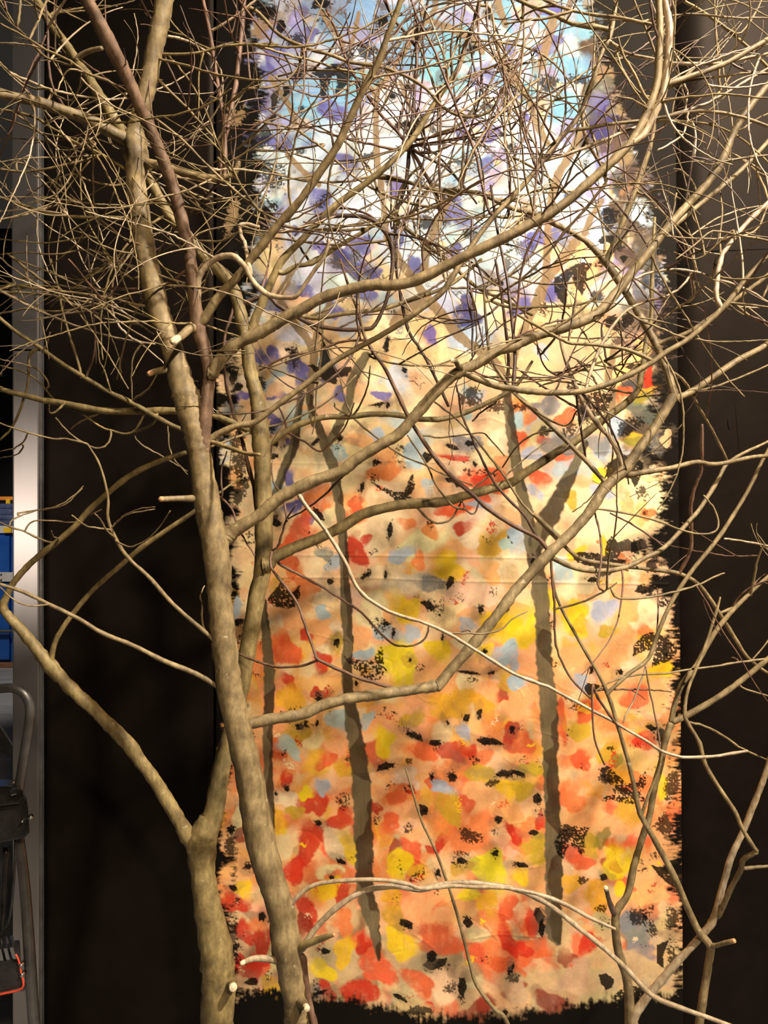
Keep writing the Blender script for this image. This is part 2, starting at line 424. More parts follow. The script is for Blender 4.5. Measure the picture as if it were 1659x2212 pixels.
dabs('orange', "1270 600 16 30 1310 560 14 22 1160 720 18 16 1330 700 20 20 1350 800 16 20 1250 540 10 20 1385 760 12 30")
dabs('cream', "640 990 30 18 700 1010 30 20 760 980 36 20 600 880 20 18 620 830 18 14 680 850 22 26 760 900 34 20 1000 1150 40 24 900 1180 44 22 830 1130 34 22 1010 1280 50 26 880 1260 50 20 800 1320 40 30 960 1330 40 16 700 1290 40 22 840 1500 34 14 1002 1475 14 22 1010 1390 26 12 617 1817 22 23 725 1821 20 26 617 1726 24 15 710 1880 20 14 955 2131 27 28 1060 1120 34 18 1090 950 34 24 1040 1100 36 14 1240 1080 40 26 1290 1120 50 30 1190 1060 26 24 1360 1130 34 24 1390 1065 40 30 1420 1100 26 20 1330 1160 30 18 1255 1255 28 22 1360 1240 22 28 1390 1330 28 22 1430 1310 14 20 1230 1280 20 16 1310 1240 26 12 870 1690 30 20 512 1795 10 16 517 1312 12 24 760 1300 16 18 830 1240 40 14 1400 1115 36 22 1385 1130 26 20 520 1760 12 18")
dabs('orange', "600 1560 34 26 640 1300 34 26 680 1360 30 24 600 1500 26 30 700 1480 30 26 620 1650 30 20 850 1540 40 16 930 1530 50 18 1080 1500 40 26 1130 1420 34 28 1040 1440 26 16 1170 1500 20 40 1250 1420 34 28 1309 1413 32 22 1342 1319 17 34 1396 1255 12 15 1215 1470 24 30 1300 1540 40 30 1400 1500 26 34 1250 1620 34 26 1360 1640 30 30 900 1960 44 30 930 2000 40 28 850 1740 40 28 1030 1720 34 26 1090 1750 30 30 1140 1880 34 26 1260 1760 34 24 1330 1780 34 26 1400 1880 44 34 1390 1930 26 20 1430 1830 22 30 1420 1780 18 18 1210 1950 24 24 560 1860 20 26 540 1850 16 20 1056 1232 19 19 1083 1000 14 14 1380 1110 14 22 1355 1090 12 20 760 1090 26 20 830 1000 26 18 800 960 30 16 1340 1250 16 24 980 1930 26 22 1320 1960 30 18")
dabs('orange2', "830 1020 30 15 1137 890 18 20 1120 870 14 12 904 1211 11 17 1000 1090 40 16 685 1090 22 18 690 1060 20 14 760 1120 22 16 640 1240 24 16 660 1270 30 16 930 1147 13 13 880 1130 14 10 860 1716 28 20 1150 1800 26 24 880 1860 20 18 1060 1990 30 24 1235 1729 27 19 1344 1210 12 10 1240 1640 20 16 1020 1800 40 24 950 1770 30 26 740 1990 22 24 720 1900 18 14 1310 1560 26 18 1390 1360 12 10 1395 1110 12 12 1170 1690 14 16 1020 1640 30 16 780 1780 18 18 560 1420 26 28 590 1400 20 30 1380 1690 20 18 620 1680 18 16 1060 2060 30 20")
dabs('redor', "1056 1036 34 20 1016 1040 24 16 770 1090 16 15 651 1150 27 21 628 1215 16 14 617 1404 28 30 807 1627 22 28 915 1620 32 17 1268 1531 28 17 1369 1504 26 22 860 1716 24 14 888 1841 20 28 948 2030 48 27 1023 2057 22 15 1130 2056 38 22 1329 1904 27 12 1248 1861 22 14 1228 1840 15 20 1006 1736 15 15 840 1777 21 17 810 2084 25 29 560 2090 18 15 1380 1598 26 17 1120 1606 24 15 1252 1639 19 15 1127 947 15 13 1221 904 17 13 1225 994 20 15 1164 1032 20 13 901 2121 26 18 705 1640 14 18 1090 1956 17 20 930 1690 14 10 600 1620 14 18 975 1098 30 14 1040 1070 16 12 1342 853 13 15 740 1660 12 10 1350 1700 10 10 1080 2080 20 14 620 1180 14 14 1210 1560 8 30")
dabs('red', "1040 1040 18 14 985 989 26 5 1400 820 8 19 1174 951 11 7 766 1191 20 22 999 1140 17 15 695 1430 16 25 624 1471 11 17 682 1495 10 14 661 1373 10 11 982 1623 26 18 1100 1586 15 23 1083 1498 11 14 1380 1600 14 12 675 1733 23 25 668 1814 23 33 631 1881 23 28 739 1767 25 23 736 1929 15 18 661 1973 15 34 783 2037 17 19 773 2155 32 28 617 1679 11 12 810 1743 9 13 1144 1989 17 28 1265 2036 22 17 1110 1803 13 17 1164 1773 9 17 508 1949 21 17 527 2010 15 25 540 2095 19 17 557 2075 18 14 567 2030 16 24 1100 1794 8 17 948 1821 11 15 921 2172 11 11 705 2141 11 18 1309 1820 11 9 1090 2027 13 28 1010 1620 12 10 1260 1527 12 8 513 2080 11 17 790 1165 9 9 930 1835 12 8 1120 2050 22 16")
dabs('dred', "517 1804 13 13 655 1995 13 22 1208 2170 50 22 1190 2185 34 14 1218 2066 17 21 1019 2189 34 20 1310 1860 16 18 1040 2170 20 12 850 1830 10 16 1107 2130 17 14 700 1500 12 12", op=0.8)
dabs('yellow', "965 1225 27 23 874 1313 23 23 860 1431 37 34 948 1404 31 18 1077 1353 31 29 1127 1346 31 29 1191 1299 8 30 1238 1336 27 29 753 1828 13 25 702 1919 21 17 742 2054 15 25 861 1868 17 29 1056 1882 31 33 1009 1929 21 10 864 2037 25 21 1302 1028 19 19 527 1919 19 15 601 1784 10 17 661 1713 13 13 1245 1194 17 8 1305 1184 6 15 1423 1447 23 15 827 1600 22 28 1332 1861 32 24 695 2094 25 16 1423 1692 10 28 1097 1703 21 19 1336 1921 15 11 1120 1890 12 16 1046 1404 14 12")
dabs('gold', "742 1662 19 15 972 1519 42 20 1282 1932 23 25 1224 1905 19 15 1349 1753 23 20 1332 1672 15 21 628 1508 26 19 1040 1522 20 16 900 1880 16 14 1260 1530 12 10 1100 1470 26 18 600 1770 14 16 840 1930 14 16 1050 1950 16 20 765 1620 10 14")
dabs('olive', "1056 1178 23 19 1090 1154 17 8 884 1427 11 11 726 1387 11 15 638 1590 23 15 891 1552 21 15 1309 1363 17 13 1245 1578 19 18 1312 1625 17 23 638 1753 17 13 587 2135 21 21 965 1740 19 29 992 1875 21 15 850 1976 14 28 1039 1672 22 16 1124 1703 23 21 1150 1834 23 25 1268 1824 15 26 1231 1078 14 14 1393 853 20 12 1376 950 18 12 1250 1350 12 20 640 1560 16 12 1320 1870 16 12 1140 1660 18 12")
dabs('green', "1292 1810 11 21 1390 860 16 9 1372 955 14 9 1330 1640 9 16", op=0.75)
dabs('lblue', "864 1198 23 13 695 1323 13 15 722 1218 15 13 837 1367 25 13 888 1370 15 14 1009 1350 17 11 786 1414 19 11 1087 1411 21 17 729 1552 18 20 790 1556 11 15 999 1579 13 13 624 1613 23 12 1100 1171 15 13 695 1699 11 15 952 1699 19 11 1120 1167 21 21 1214 1235 19 19 1302 1319 21 19 1107 1423 11 17 1113 1474 15 13 1252 1474 13 15 1117 910 11 19 1171 759 13 13 1329 927 15 21 817 942 16 15 901 972 22 32 1036 1090 22 9 925 1050 13 13 600 1060 16 18 730 980 18 12 1230 1010 24 16 1270 1010 16 12 1300 1060 20 14 870 920 30 14 1150 980 16 12")
dabs('grey', "1369 2016 26 38 1380 2060 24 26 1350 1990 18 18 1010 960 24 12 1180 880 30 18 1210 960 26 20 1290 960 22 20 700 1195 14 10 930 1260 26 12 1410 2110 24 20")
dabs('tan', "1380 2090 34 24 1300 2120 40 28 1280 2180 40 30 1340 2070 24 20 1200 2130 40 22 880 2180 34 20 650 2180 44 14 1100 2130 30 22 1430 2060 18 12 1300 1990 24 14 760 2190 40 10 1200 2010 18 30 1240 2110 26 24 1420 1935 14 10", op=0.85)

for k in range(100):
    x = random.uniform(500, 1440); y = random.uniform(0, 2170)
    dab(random.choice(['haze', 'dtan', 'dgrey']) if y > 640 else random.choice(['grey', 'dgrey', 'lilac']), x, y, random.uniform(14, 34), random.uniform(10, 22), random.uniform(0, 3), random.uniform(0.2, 0.4), 0.7, 0.3, 0.5)
# dry scumbles of black, grey and red over the dabs
for k in range(230):
    x = random.uniform(490, 1450); y = random.uniform(0, 2180)
    smudge('dgrey' if y < 700 and k % 2 else 'black', x, y, random.uniform(10, 34), random.uniform(6, 22), random.uniform(0, 3), random.uniform(0.3, 0.6))
for k in range(60):
    smudge(random.choice(['red', 'redor', 'yellow', 'cream']), random.uniform(520, 1430), random.uniform(1000, 2150), random.uniform(12, 34), random.uniform(6, 16), random.uniform(0, 3), 0.5)
for k in range(120):
    x = random.uniform(570, 1400); y = random.uniform(-20, 720)
    if k % 3 == 0: dab(random.choice(['grey', 'lilac', 'dgrey', 'sky', 'tan']), x, y, random.uniform(12, 26), random.uniform(10, 20), random.uniform(0, 3), 0.6, 0.5, 0.3, 0.5)
    smudge(random.choice(['black', 'dgrey', 'grey']), x, y, random.uniform(10, 30), random.uniform(8, 22), random.uniform(0, 3), random.uniform(0.45, 0.75))
for (x, y, rx, ry) in ((1180, 180, 40, 26), (1258, 173, 30, 18), (820, 44, 24, 28), (830, 128, 24, 14), (1075, 880, 50, 24), (1020, 860, 34, 30), (1130, 880, 26, 16), (1320, 470, 30, 34), (1335, 530, 28, 24), (640, 90, 26, 18), (790, 110, 34, 24), (560, 300, 40, 34), (590, 380, 40, 50), (575, 470, 34, 50), (520, 1000, 26, 60), (520, 1060, 24, 60), (515, 950, 22, 40), (1340, 740, 34, 24), (1290, 640, 26, 24), (1270, 900, 40, 26), (1360, 920, 40, 26), (1400, 970, 30, 26), (1180, 930, 26, 14), (1370, 1975, 34, 34), (1440, 1990, 24, 40), (1430, 1780, 30, 40), (1445, 1700, 20, 60), (1290, 1960, 30, 16), (1250, 1900, 20, 14), (1060, 1690, 30, 14), (1010, 1800, 34, 24), (700, 2180, 50, 14), (1450, 2080, 20, 60), (1100, 2110, 24, 16), (900, 2180, 40, 14), (1400, 2010, 20, 40), (1385, 1060, 26, 30), (560, 2140, 34, 18), (500, 1830, 16, 60), (505, 2010, 16, 60), (880, 1640, 18, 10), (1215, 1790, 22, 18), (1300, 1680, 26, 14), (620, 780, 20, 10), (565, 830, 22, 34), (900, 270, 50, 14), (1050, 230, 30, 20), (650, 330, 30, 16), (800, 340, 24, 14), (1100, 320, 30, 20), (920, 480, 30, 20), (1150, 470, 30, 18)):
    smudge('black', x, y, rx, ry, random.uniform(-0.4, 0.4), 0.78)

# painted trunks and boughs
PT = [[945, 0, 6, 945, 19, 6, 925, 46, 6, 904, 75, 6, 872, 120, 6, 841, 169, 5, 817, 205, 6, 816, 330, 7, 825, 400, 7, 838, 515, 7],
      [780, 150, 5, 800, 188, 6, 815, 210, 6], [916, 31, 8, 935, 48, 8, 981, 65, 9, 1007, 77, 9, 1031, 89, 9, 1045, 115, 7],
      [1080, 0, 8, 1085, 25, 9, 1097, 55, 7], [1070, 120, 7, 1097, 145, 9, 1120, 178, 9, 1145, 215, 8, 1160, 260, 8, 1185, 310, 7], [868, 178, 5, 889, 236, 5],
      [696, 29, 5, 708, 48, 5, 727, 72, 6, 744, 96, 5], [778, 31, 5, 763, 94, 5], [585, 170, 6, 614, 210, 6, 633, 246, 7, 637, 268, 6],
      [622, 335, 6, 667, 383, 7, 690, 400, 6], [1203, 40, 10, 1186, 96, 10, 1174, 145, 10], [1258, 285, 8, 1234, 338, 9, 1205, 390, 9, 1190, 460, 9, 1186, 508, 9, 1181, 597, 9, 1171, 645, 9],
      [978, 421, 7, 964, 452, 7, 945, 488, 8, 925, 544, 8, 918, 585, 8], [838, 515, 9, 867, 568, 10, 901, 611, 10, 920, 640, 11, 957, 681, 11, 983, 717, 11, 1017, 746, 11, 1050, 766, 11, 1080, 800, 11, 1095, 850, 11],
      [1246, 525, 10, 1210, 573, 10, 1174, 621, 11, 1160, 655, 10, 1130, 720, 9, 1105, 790, 9], [1304, 435, 6, 1280, 472, 7, 1266, 505, 7],
      [628, 583, 7, 621, 611, 7, 604, 645, 8, 636, 698, 9, 667, 737, 9, 679, 775, 9, 672, 830, 8, 670, 870, 8], [713, 657, 6, 696, 691, 7, 681, 737, 7],
      [920, 640, 12, 880, 670, 12, 850, 700, 10], [1328, 750, 8, 1316, 815, 9, 1323, 840, 9, 1323, 880, 8]]
for p in PT: limb('ptan', 'dtan', p, 0.2)
limb('twl', 'twd', [670, 860, 8, 672, 880, 8, 691, 929, 10, 703, 965, 11, 720, 1010, 11, 733, 1090, 10, 740, 1160, 10, 745, 1250, 11, 748, 1320, 12, 752, 1390, 11, 748, 1430, 11, 752, 1500, 13, 765, 1580, 17, 775, 1650, 20, 780, 1720, 20, 782, 1780, 20, 786, 1850, 20, 788, 1920, 19, 800, 1980, 16, 812, 2040, 9, 816, 2072, 3])
limb('twl', 'twd', [790, 770, 10, 763, 820, 11, 754, 868, 10, 734, 914, 10, 711, 958, 9])
limb('twl', 'twd', [652, 852, 7, 643, 905, 8, 636, 965, 11, 619, 1001, 10, 592, 1076, 8])
limb('twl', 'twd', [1095, 840, 10, 1103, 920, 11, 1113, 985, 13, 1125, 1060, 13, 1140, 1120, 15, 1150, 1180, 18, 1160, 1240, 19, 1168, 1300, 18, 1170, 1360, 17, 1172, 1420, 18, 1178, 1480, 18, 1183, 1560, 19, 1185, 1640, 16, 1188, 1720, 17, 1190, 1800, 18, 1192, 1880, 19, 1190, 1950, 18, 1192, 2010, 18, 1200, 2035, 6])
limb('twd', 'twl', [1158, 1190, 14, 1172, 1140, 20, 1195, 1100, 21, 1220, 1050, 16, 1245, 1000, 12, 1262, 960, 9])
limb('twl', 'twd', [568, 1300, 8, 578, 1400, 11, 582, 1500, 12, 578, 1580, 11, 580, 1680, 10, 585, 1750, 9, 588, 1805, 5])

# black birds and leaves
T3 = 2.9625
poly([1040,620,1120,580,1230,575,1270,620,1330,650,1280,720,1250,770,1190,830,1140,860,1165,760,1150,680,1110,690,1100,760,1060,830,1045,930,1010,850,1015,760,1000,700,930,660], 450, 0, 4.1475, 0.15)
poly([210,920,330,830,430,780,550,790,530,830,490,870,490,930,485,1010,455,1085,430,1040,385,990,360,900,320,980,320,1060,300,1155,240,1110,205,1040,200,960], 1150, 380, 4.1475, 0.2)
poly([340,710,380,705,410,720,440,560,460,555,480,640,510,700,530,740,600,715,625,720,600,780,530,790,525,835,460,815,400,770,370,730], 550, 550, T3)
poly([740,1450,830,1490,900,1520,960,1520,990,1430,1010,1400,1030,1450,1025,1500,980,1550,1040,1560,1000,1585,900,1590,880,1550,800,1500], 550, 550, T3, 0.3)
poly([75,580,150,490,180,440,190,510,240,530,290,485,290,560,260,620,210,640,130,620], 550, 1100, T3, 0.3)
poly([565,940,640,960,700,970,760,960,790,880,810,880,828,940,820,1000,845,1030,800,1085,730,1110,680,1090,670,1040,600,990], 550, 1100, T3, 0.45)
poly([380,280,480,275,560,280,610,300,620,210,655,170,690,210,760,190,820,230,830,290,780,270,720,270,690,310,740,330,720,370,640,420,560,440,530,400,540,370,430,340], 1100, 1100, 2.97, 0.18)
poly([780,940,790,870,840,810,900,785,960,800,1020,840,1065,880,1060,930,1020,970,960,990,900,1015,910,960,930,900,860,910], 1100, 1100, 2.97, 0.3)
poly([550,20,620,5,680,60,740,120,800,110,830,60,860,40,865,110,830,170,860,230,780,245,700,240,640,215,600,240,575,225,600,200,660,190,640,130,580,80], 1100, 1652, 2.97, 0.4)
poly([310,420,400,390,500,400,470,460,460,600,420,540,370,510,330,600,290,560,275,500], 1100, 1652, 2.97, 0.38)
poly([890,640,960,650,1010,610,1090,590,1110,700,1060,800,1000,760,930,700], 1100, 1652, 2.97, 0.15)
poly([555,1340,600,1330,650,1370,640,1420,600,1440,560,1390], 1100, 1652, 2.97)
poly([650,1470,700,1420,760,1410,890,1430,900,1500,800,1560,740,1600,690,1570,650,1520], 1100, 1652, 2.97, 0.3)
poly([920,1150,1000,1115,960,1230,965,1300,925,1270], 1100, 1652, 2.97)
poly([590,1400,630,1340,700,1290,790,1280,860,1340,850,1400,820,1480,800,1490,780,1440,700,1420,640,1450,620,1420,625,1360], 1100, 550, 2.97, 0.2)
poly([745,720,790,700,850,700,900,690,880,730,800,745,770,740], 1100, 550, 2.97)
poly([370,850,375,820,410,830,440,870,500,900,560,880,650,900,680,870,660,940,620,1010,560,1045,480,1045,440,1000,430,930], 1100, 550, 2.97, 0.34)
poly([490,1110,560,1125,600,1160,540,1170,500,1200,470,1150], 1100, 1100, 2.97)
poly([610,1340,650,1330,680,1370,700,1430,640,1500,610,1450], 1100, 0, 2.97, 0.25)
poly([575,1550,600,1520,680,1515,690,1590,640,1560,590,1570], 1100, 0, 2.97, 0.1)
BL = "842 1147 7 16 0 790 1242 14 6 -.6 832 1242 5 10 0 712 1257 10 8 .4 928 1309 22 12 .5 972 1259 9 13 .4 850 1367 4 10 0 830 1347 8 5 0 726 1387 6 12 .5 884 1424 5 6 0 688 1508 7 10 -.4 769 1475 5 8 0 955 1377 4 11 0 1045 1407 5 10 .3 1036 1316 8 9 0 1094 1316 4 9 0 965 1559 4 9 -.3 1006 1552 8 10 0 1034 1542 6 11 0 1050 1600 28 8 .2 891 1586 22 7 .6 938 1603 16 6 -.1 645 1568 9 8 0 660 1561 5 6 0 685 1562 4 12 .3 834 1654 24 8 -.2 1102 1576 8 9 0 1016 1453 26 4 .15 1060 1452 10 4 -.3 596 1713 5 6 0 619 1703 7 8 -.4 688 1777 10 5 .5 737 1860 10 6 .5 715 1895 5 6 0 975 1676 9 11 0 931 1679 6 8 0 1083 1672 26 9 0 915 1746 13 12 0 1072 1768 9 9 .7 992 1858 15 12 .3 1066 1841 7 10 -.3 876 1996 16 10 .4 1006 1990 11 18 0 942 1885 6 10 -.2 945 2080 28 15 -.1 930 2065 10 14 0 992 2135 11 22 0 1095 2094 6 15 .4 860 2151 18 5 .5 702 2053 14 13 -.5 692 2141 14 5 -.3 1083 2185 10 7 0 565 1977 6 12 -.2 1157 1724 8 11 0 1120 1867 15 6 .1 1115 1668 18 6 .3 1147 1797 12 7 0 1158 1975 10 20 -.3 1165 2005 7 18 0 1299 1895 9 11 0 1103 2087 4 6 0 1180 2200 30 9 .1 631 763 7 14 .3 622 756 6 4 0 505 815 12 16 .3 515 835 14 9 0 820 874 22 5 -.2 838 878 5 8 0 874 800 6 10 -.4 837 746 7 17 .2 867 868 5 10 -.3 682 955 13 6 -.5 735 945 7 7 0 594 985 10 8 -.5 587 955 10 9 0 780 1053 6 13 .2 812 999 9 6 0 921 989 12 10 0 975 965 16 5 .4 1016 958 12 6 .2 972 1036 12 7 0 986 1044 6 9 0 1026 1002 4 8 -.4 1077 611 18 9 .4 931 66 11 8 0 884 187 7 8 0 850 209 6 10 0 888 270 36 8 -.1 1056 34 9 10 0 595 217 12 24 0 580 30 26 16 0 700 12 26 14 0 610 60 10 16 0 830 45 12 14 0 645 165 9 7 0 590 255 10 8 0 620 200 8 12 0 596 1118 7 11 -.4 690 1112 6 16 -.6 1330 700 26 14 .4 1360 690 16 20 0 1350 560 8 10 0 1280 1250 12 8 0 1405 1220 16 22 0 1390 1275 22 12 .3 1380 1180 22 14 0 1420 1180 18 22 .3 1275 1445 6 10 0 1337 1452 9 7 -.5 1425 1590 14 22 -.6 1400 1570 16 8 .5 1150 1215 6 14 -.2 515 1345 12 9 0 545 1600 5 20 0 500 1790 9 9 0 535 1870 10 9 0 505 1915 10 8 0 505 2045 14 14 0 548 2120 16 8 0 600 1130 12 9 .3 595 955 9 13 0"
v = [float(t) for t in BL.split()]
for i in range(0, len(v), 5):
    x, y, rx, ry, an = v[i:i + 5]
    dab('haze', x + random.uniform(-6, 6), y + random.uniform(-6, 6), rx * 2.1, ry * 2.0, an, 0.38, 0.6, 0.3, 0.3)
    smudge('black', x, y, rx * 1.7, ry * 1.7, an, 0.5)
    n = random.randint(5, 7); pl = []
    for k in range(n):
        t = (k + random.uniform(-0.3, 0.3)) / n * 6.283; q = random.uniform(0.55, 1.35)
        a_, b_ = rx * q * math.cos(t), ry * q * math.sin(t)
        pl += [x + a_ * math.cos(an) - b_ * math.sin(an), y + a_ * math.sin(an) + b_ * math.cos(an)]
    poly(pl, 0, 0, 1.0, random.choice((0.0, 0.1, 0.16)), 'black', 0.55)

# ragged black margins of the painted area
LB = np.interp(gy, [-40, 30, 60, 110, 160, 300, 400, 500, 560, 700, 760, 900, 1100, 1180, 1280, 1345, 1500, 1700, 1900, 2120, 2170, 2222],
               [590, 575, 548, 552, 560, 556, 566, 572, 548, 545, 498, 492, 500, 512, 502, 508, 520, 490, 484, 492, 540, 620])
RB = np.interp(gy, [-40, 0, 100, 200, 400, 600, 800, 910, 930, 968, 985, 1035, 1080, 1110, 1145, 1170, 1230, 1265, 1330, 1400, 1700, 1900, 1960, 2120, 2165, 2222],
               [1262, 1275, 1300, 1335, 1400, 1425, 1428, 1410, 1447, 1452, 1420, 1428, 1436, 1400, 1434, 1396, 1432, 1405, 1452, 1458, 1458, 1452, 1462, 1468, 1440, 1380])
HAT2 = vnoise(12, 3.4, 22)
lm = sstep(-15, 13, (LB[:, None] - XX) + (N22 - 0.5) * 56 + (HAT2 - 0.5) * 26 + (SPECK - 0.5) * 18)
HAT = vnoise(12, 3.4, 21)
rm = sstep(-15, 12, (XX - RB[:, None]) + (N22 - 0.5) * 44 + (HAT - 0.5) * 34 + (SPECK - 0.5) * 18)
bm_ = sstep(-10, 10, (YY - (2168 + 26 * np.sin(XX / 130.0))) + (EDGE - 0.5) * 44 + (NSTV - 0.5) * 14)
mk = np.maximum(np.maximum(lm, rm), bm_)
IMG = IMG * (1 - mk[..., None]) + np.array((0.0062, 0.005, 0.004)) * mk[..., None]
# stray tan patches left at the left margin
for (x, y, rx, ry) in ((575, 58, 30, 26), (508, 250, 36, 30), (500, 470, 20, 54), (560, 75, 24, 18), (515, 250, 20, 20), (575, 62, 16, 14)):
    smudge('dtan', x, y, rx, ry, 0.2, 0.85)
dab('white', 512, 1312, 9, 20, 0.2, 0.9)
dab('tan', 1440, 948, 13, 20, 0, 0.9, 0.05, 0.2)

# weave and handling marks
IMG *= (1 + (N4 - 0.5) * 0.12)[..., None]
IMG = np.clip(IMG, 0.003, 0.88)

# relief: cloth creases, folds and brush ridges
H = (N60 - 0.5) * 0.0020 + (N22 - 0.5) * 0.0006
def crease(pts, h, w):
    pts = [(a, b, 1.0) for a, b in pts]
    xs = [p[0] for p in pts]; ys = [p[1] for p in pts]
    sl = window(min(xs) - 12, max(xs) + 12, min(ys) - 12, max(ys) + 12)
    if sl[0].start >= sl[0].stop or sl[1].start >= sl[1].stop: return
    d, W, S = seg_dist(sl, pts)
    H[sl] += h * np.exp(-(d / w) ** 2)
crease([(590, 1199), (760, 1200), (900, 1201), (1110, 1205), (1440, 1210)], 0.0016, 2.6)
crease([(600, 1247), (800, 1248), (960, 1255), (1200, 1258), (1440, 1262)], 0.0018, 2.6)
crease([(560, 1000), (700, 1002), (850, 996), (960, 1000), (1080, 985), (1300, 976), (1450, 966)], 0.0010, 2.4)
crease([(1020, 2025), (1070, 2016), (1160, 2022)], 0.0014, 2.4)
crease([(560, 210), (680, 200), (780, 188)], 0.0012, 2.4); crease([(575, 240), (690, 228), (800, 215)], 0.0012, 2.4); crease([(570, 300), (700, 285), (900, 262)], 0.0012, 2.4)
for k in range(150):
    x = random.uniform(520, 1420); y = random.uniform(100, 2150); a = random.gauss(0, 0.7); L = random.uniform(20, 80)
    b = a + random.gauss(0, 0.7)
    m1 = (x + L / 2 * math.cos(a), y + L / 2 * math.sin(a)); m2 = (m1[0] + L / 2 * math.cos(b), m1[1] + L / 2 * math.sin(b))
    crease([(x, y), m1, m2], random.choice((1, 1, -1)) * random.uniform(0.0004, 0.0010), 2.4)

CY = WALL - 0.004
co = np.empty((GH, GW, 3), np.float32)
LEAN = (YY - 1106.0) * 0.008 * (XX - 466.0) / 1000.0
co[..., 0] = (XX + LEAN - 829.5) / F * WALL; co[..., 1] = CY - H; co[..., 2] = CAMH - (YY - 1106.0) / F * WALL
# slight lean of the cut edges, then a turned-back rim that gives the cloth its thickness
co[0, :, 1] = co[-1, :, 1] = WALL - 0.0008; co[:, 0, 1] = WALL - 0.0008; co[:, -1, 1] = WALL - 0.0008
me = bpy.data.meshes.new('painted_canvas')
nv = GW * GH; nf = (GW - 1) * (GH - 1)
idx = np.arange(nv).reshape(GH, GW)
quads = np.stack([idx[:-1, :-1], idx[1:, :-1], idx[1:, 1:], idx[:-1, 1:]], -1).reshape(-1)
me.vertices.add(nv); me.vertices.foreach_set('co', co.reshape(-1))
me.loops.add(nf * 4); me.loops.foreach_set('vertex_index', quads.astype(np.int32))
me.polygons.add(nf); me.polygons.foreach_set('loop_start', np.arange(0, nf * 4, 4, dtype=np.int32))
me.polygons.foreach_set('use_smooth', np.ones(nf, bool))
me.update(); me.validate()
ca = me.color_attributes.new('paint', 'FLOAT_COLOR', 'POINT')
rgba = np.ones((nv, 4), np.float32); rgba[:, :3] = IMG.reshape(-1, 3); ca.data.foreach_set('color', rgba.reshape(-1))
m, nt, b = new_mat('painted_cloth')
at = nt.nodes.new('ShaderNodeVertexColor'); at.layer_name = 'paint'
nt.links.new(at.outputs[0], b.inputs['Base Color'])
b.inputs['Roughness'].default_value = 0.62; b.inputs['Specular IOR Level'].default_value = 0.08; b.inputs['Specular Tint'].default_value = (1.0, 0.8, 0.64, 1)
n = noise(nt, 420, 3, 0.6); bump(nt, b, n.outputs[0], 0.25, 0.0008)
canvas = link('painted_canvas', me, m)
tag(canvas, 'tall painted cloth of autumn leaves, sky and black birds on the black wall', 'painting')

# ------------------------------------------------------------------ the steel post at the end of the flat
post = empty('steel_post', (wx(57, PY), PY, 0))
tag(post, 'tall grey steel post at the left end of the black wall', 'post')
zj = wz(756, PY)
part_box('lower_sheet', M['post'], post, (wx(27, PY), PY, 0), (wx(84, PY), WALL + 0.10, zj - 0.002), 0.004)
part_box('upper_sheet', M['post'], post, (wx(25, PY), PY, zj + 0.002), (wx(83, PY), WALL + 0.10, 4.3), 0.004)
part_box('joint_strip', M['seam'], post, (wx(29, PY), PY + 0.004, zj - 0.004), (wx(82, PY), WALL + 0.09, zj + 0.004))
part_box('edge_trim', M['tube'], post, (wx(84.2, PY), PY + 0.006, 0), (wx(87.5, PY), WALL + 0.1, 4.3), 0.001)
for py in (767, 773):
    c = P(34, py, PY - 0.0005)
    tube_obj('screw', M['seam'], post, [(c.x, PY + 0.003, c.z), (c.x, PY - 0.001, c.z)], [0.0016, 0.0016], 8, 0, 2)

# ------------------------------------------------------------------ workshop behind, through the gap at the left
BY = 7.2
def bx(px): return (px - 829.5) / F * BY
def bz(py): return CAMH - (py - 1106.0) / F * BY
x0, x1 = bx(-190), bx(150)
cab = empty('blue_cabinet', ((x0 + x1) / 2, BY, 0))
tag(cab, 'blue steel cabinet standing far behind the grey post', 'cabinet')
part_box('plinth', M['plinth'], cab, (x0 - 0.02, BY - 0.03, 0.0), (x1 + 0.02, BY + 0.6, bz(1431)), 0.01)
part_box('body', M['blue'], cab, (x0, BY + 0.04, bz(1431)), (x1, BY + 0.58, bz(1152)), 0.01)
dw = (x1 - x0) / 8
for k in range(8):
    a = x0 + dw * k
    d = part_box('door_panel', M['blue'], cab, (a + 0.012, BY, bz(1425)), (a + dw - 0.012, BY + 0.04, bz(1158)), 0.008)
band = part_box('white_band', M['white'], cab, (x0, BY - 0.02, bz(1256)), (x1, BY, bz(1236)), 0.004)
for k in range(16):
    for py in (1240.5, 1252):
        cx = bx(5) + (k - 8) * 0.12
        if x0 < cx < x1:
            tube_obj('bolt', M['tube'], cab, [(cx, BY - 0.018, bz(py)), (cx, BY - 0.028, bz(py))], [0.009, 0.008], 8, 0, 2)
tube_obj('rail', M['tube'], cab, [(x0, BY - 0.05, bz(1363)), ((x0 + x1) / 2, BY - 0.05, bz(1362)), (x1, BY - 0.05, bz(1361))], [0.016] * 3, 10, 0, 4)
for px in (-150, -40, 70):
    tube_obj('rail_bracket', M['tube'], cab, [(bx(px), BY + 0.005, bz(1362)), (bx(px), BY - 0.05, bz(1362))], [0.008] * 2, 8, 0, 2)
shelf = part_box('white_tray', M['white'], empty('parts_tray', ((x0 + x1) / 2, BY + 0.1, bz(1152))), (x0 + 0.1, BY + 0.02, bz(1152)), (x1 - 0.1, BY + 0.5, bz(1136)), 0.006)
tray = shelf.parent
shelf.name = 'tray_body'
part_box('tray_label', M['yellow'], tray, (bx(8), BY - 0.006, bz(1151)), (bx(24), BY + 0.02, bz(1140)), 0.002)
tag(tray, 'shallow white tray with a yellow tag on top of the blue cabinet', 'tray')
zt = bz(1136)
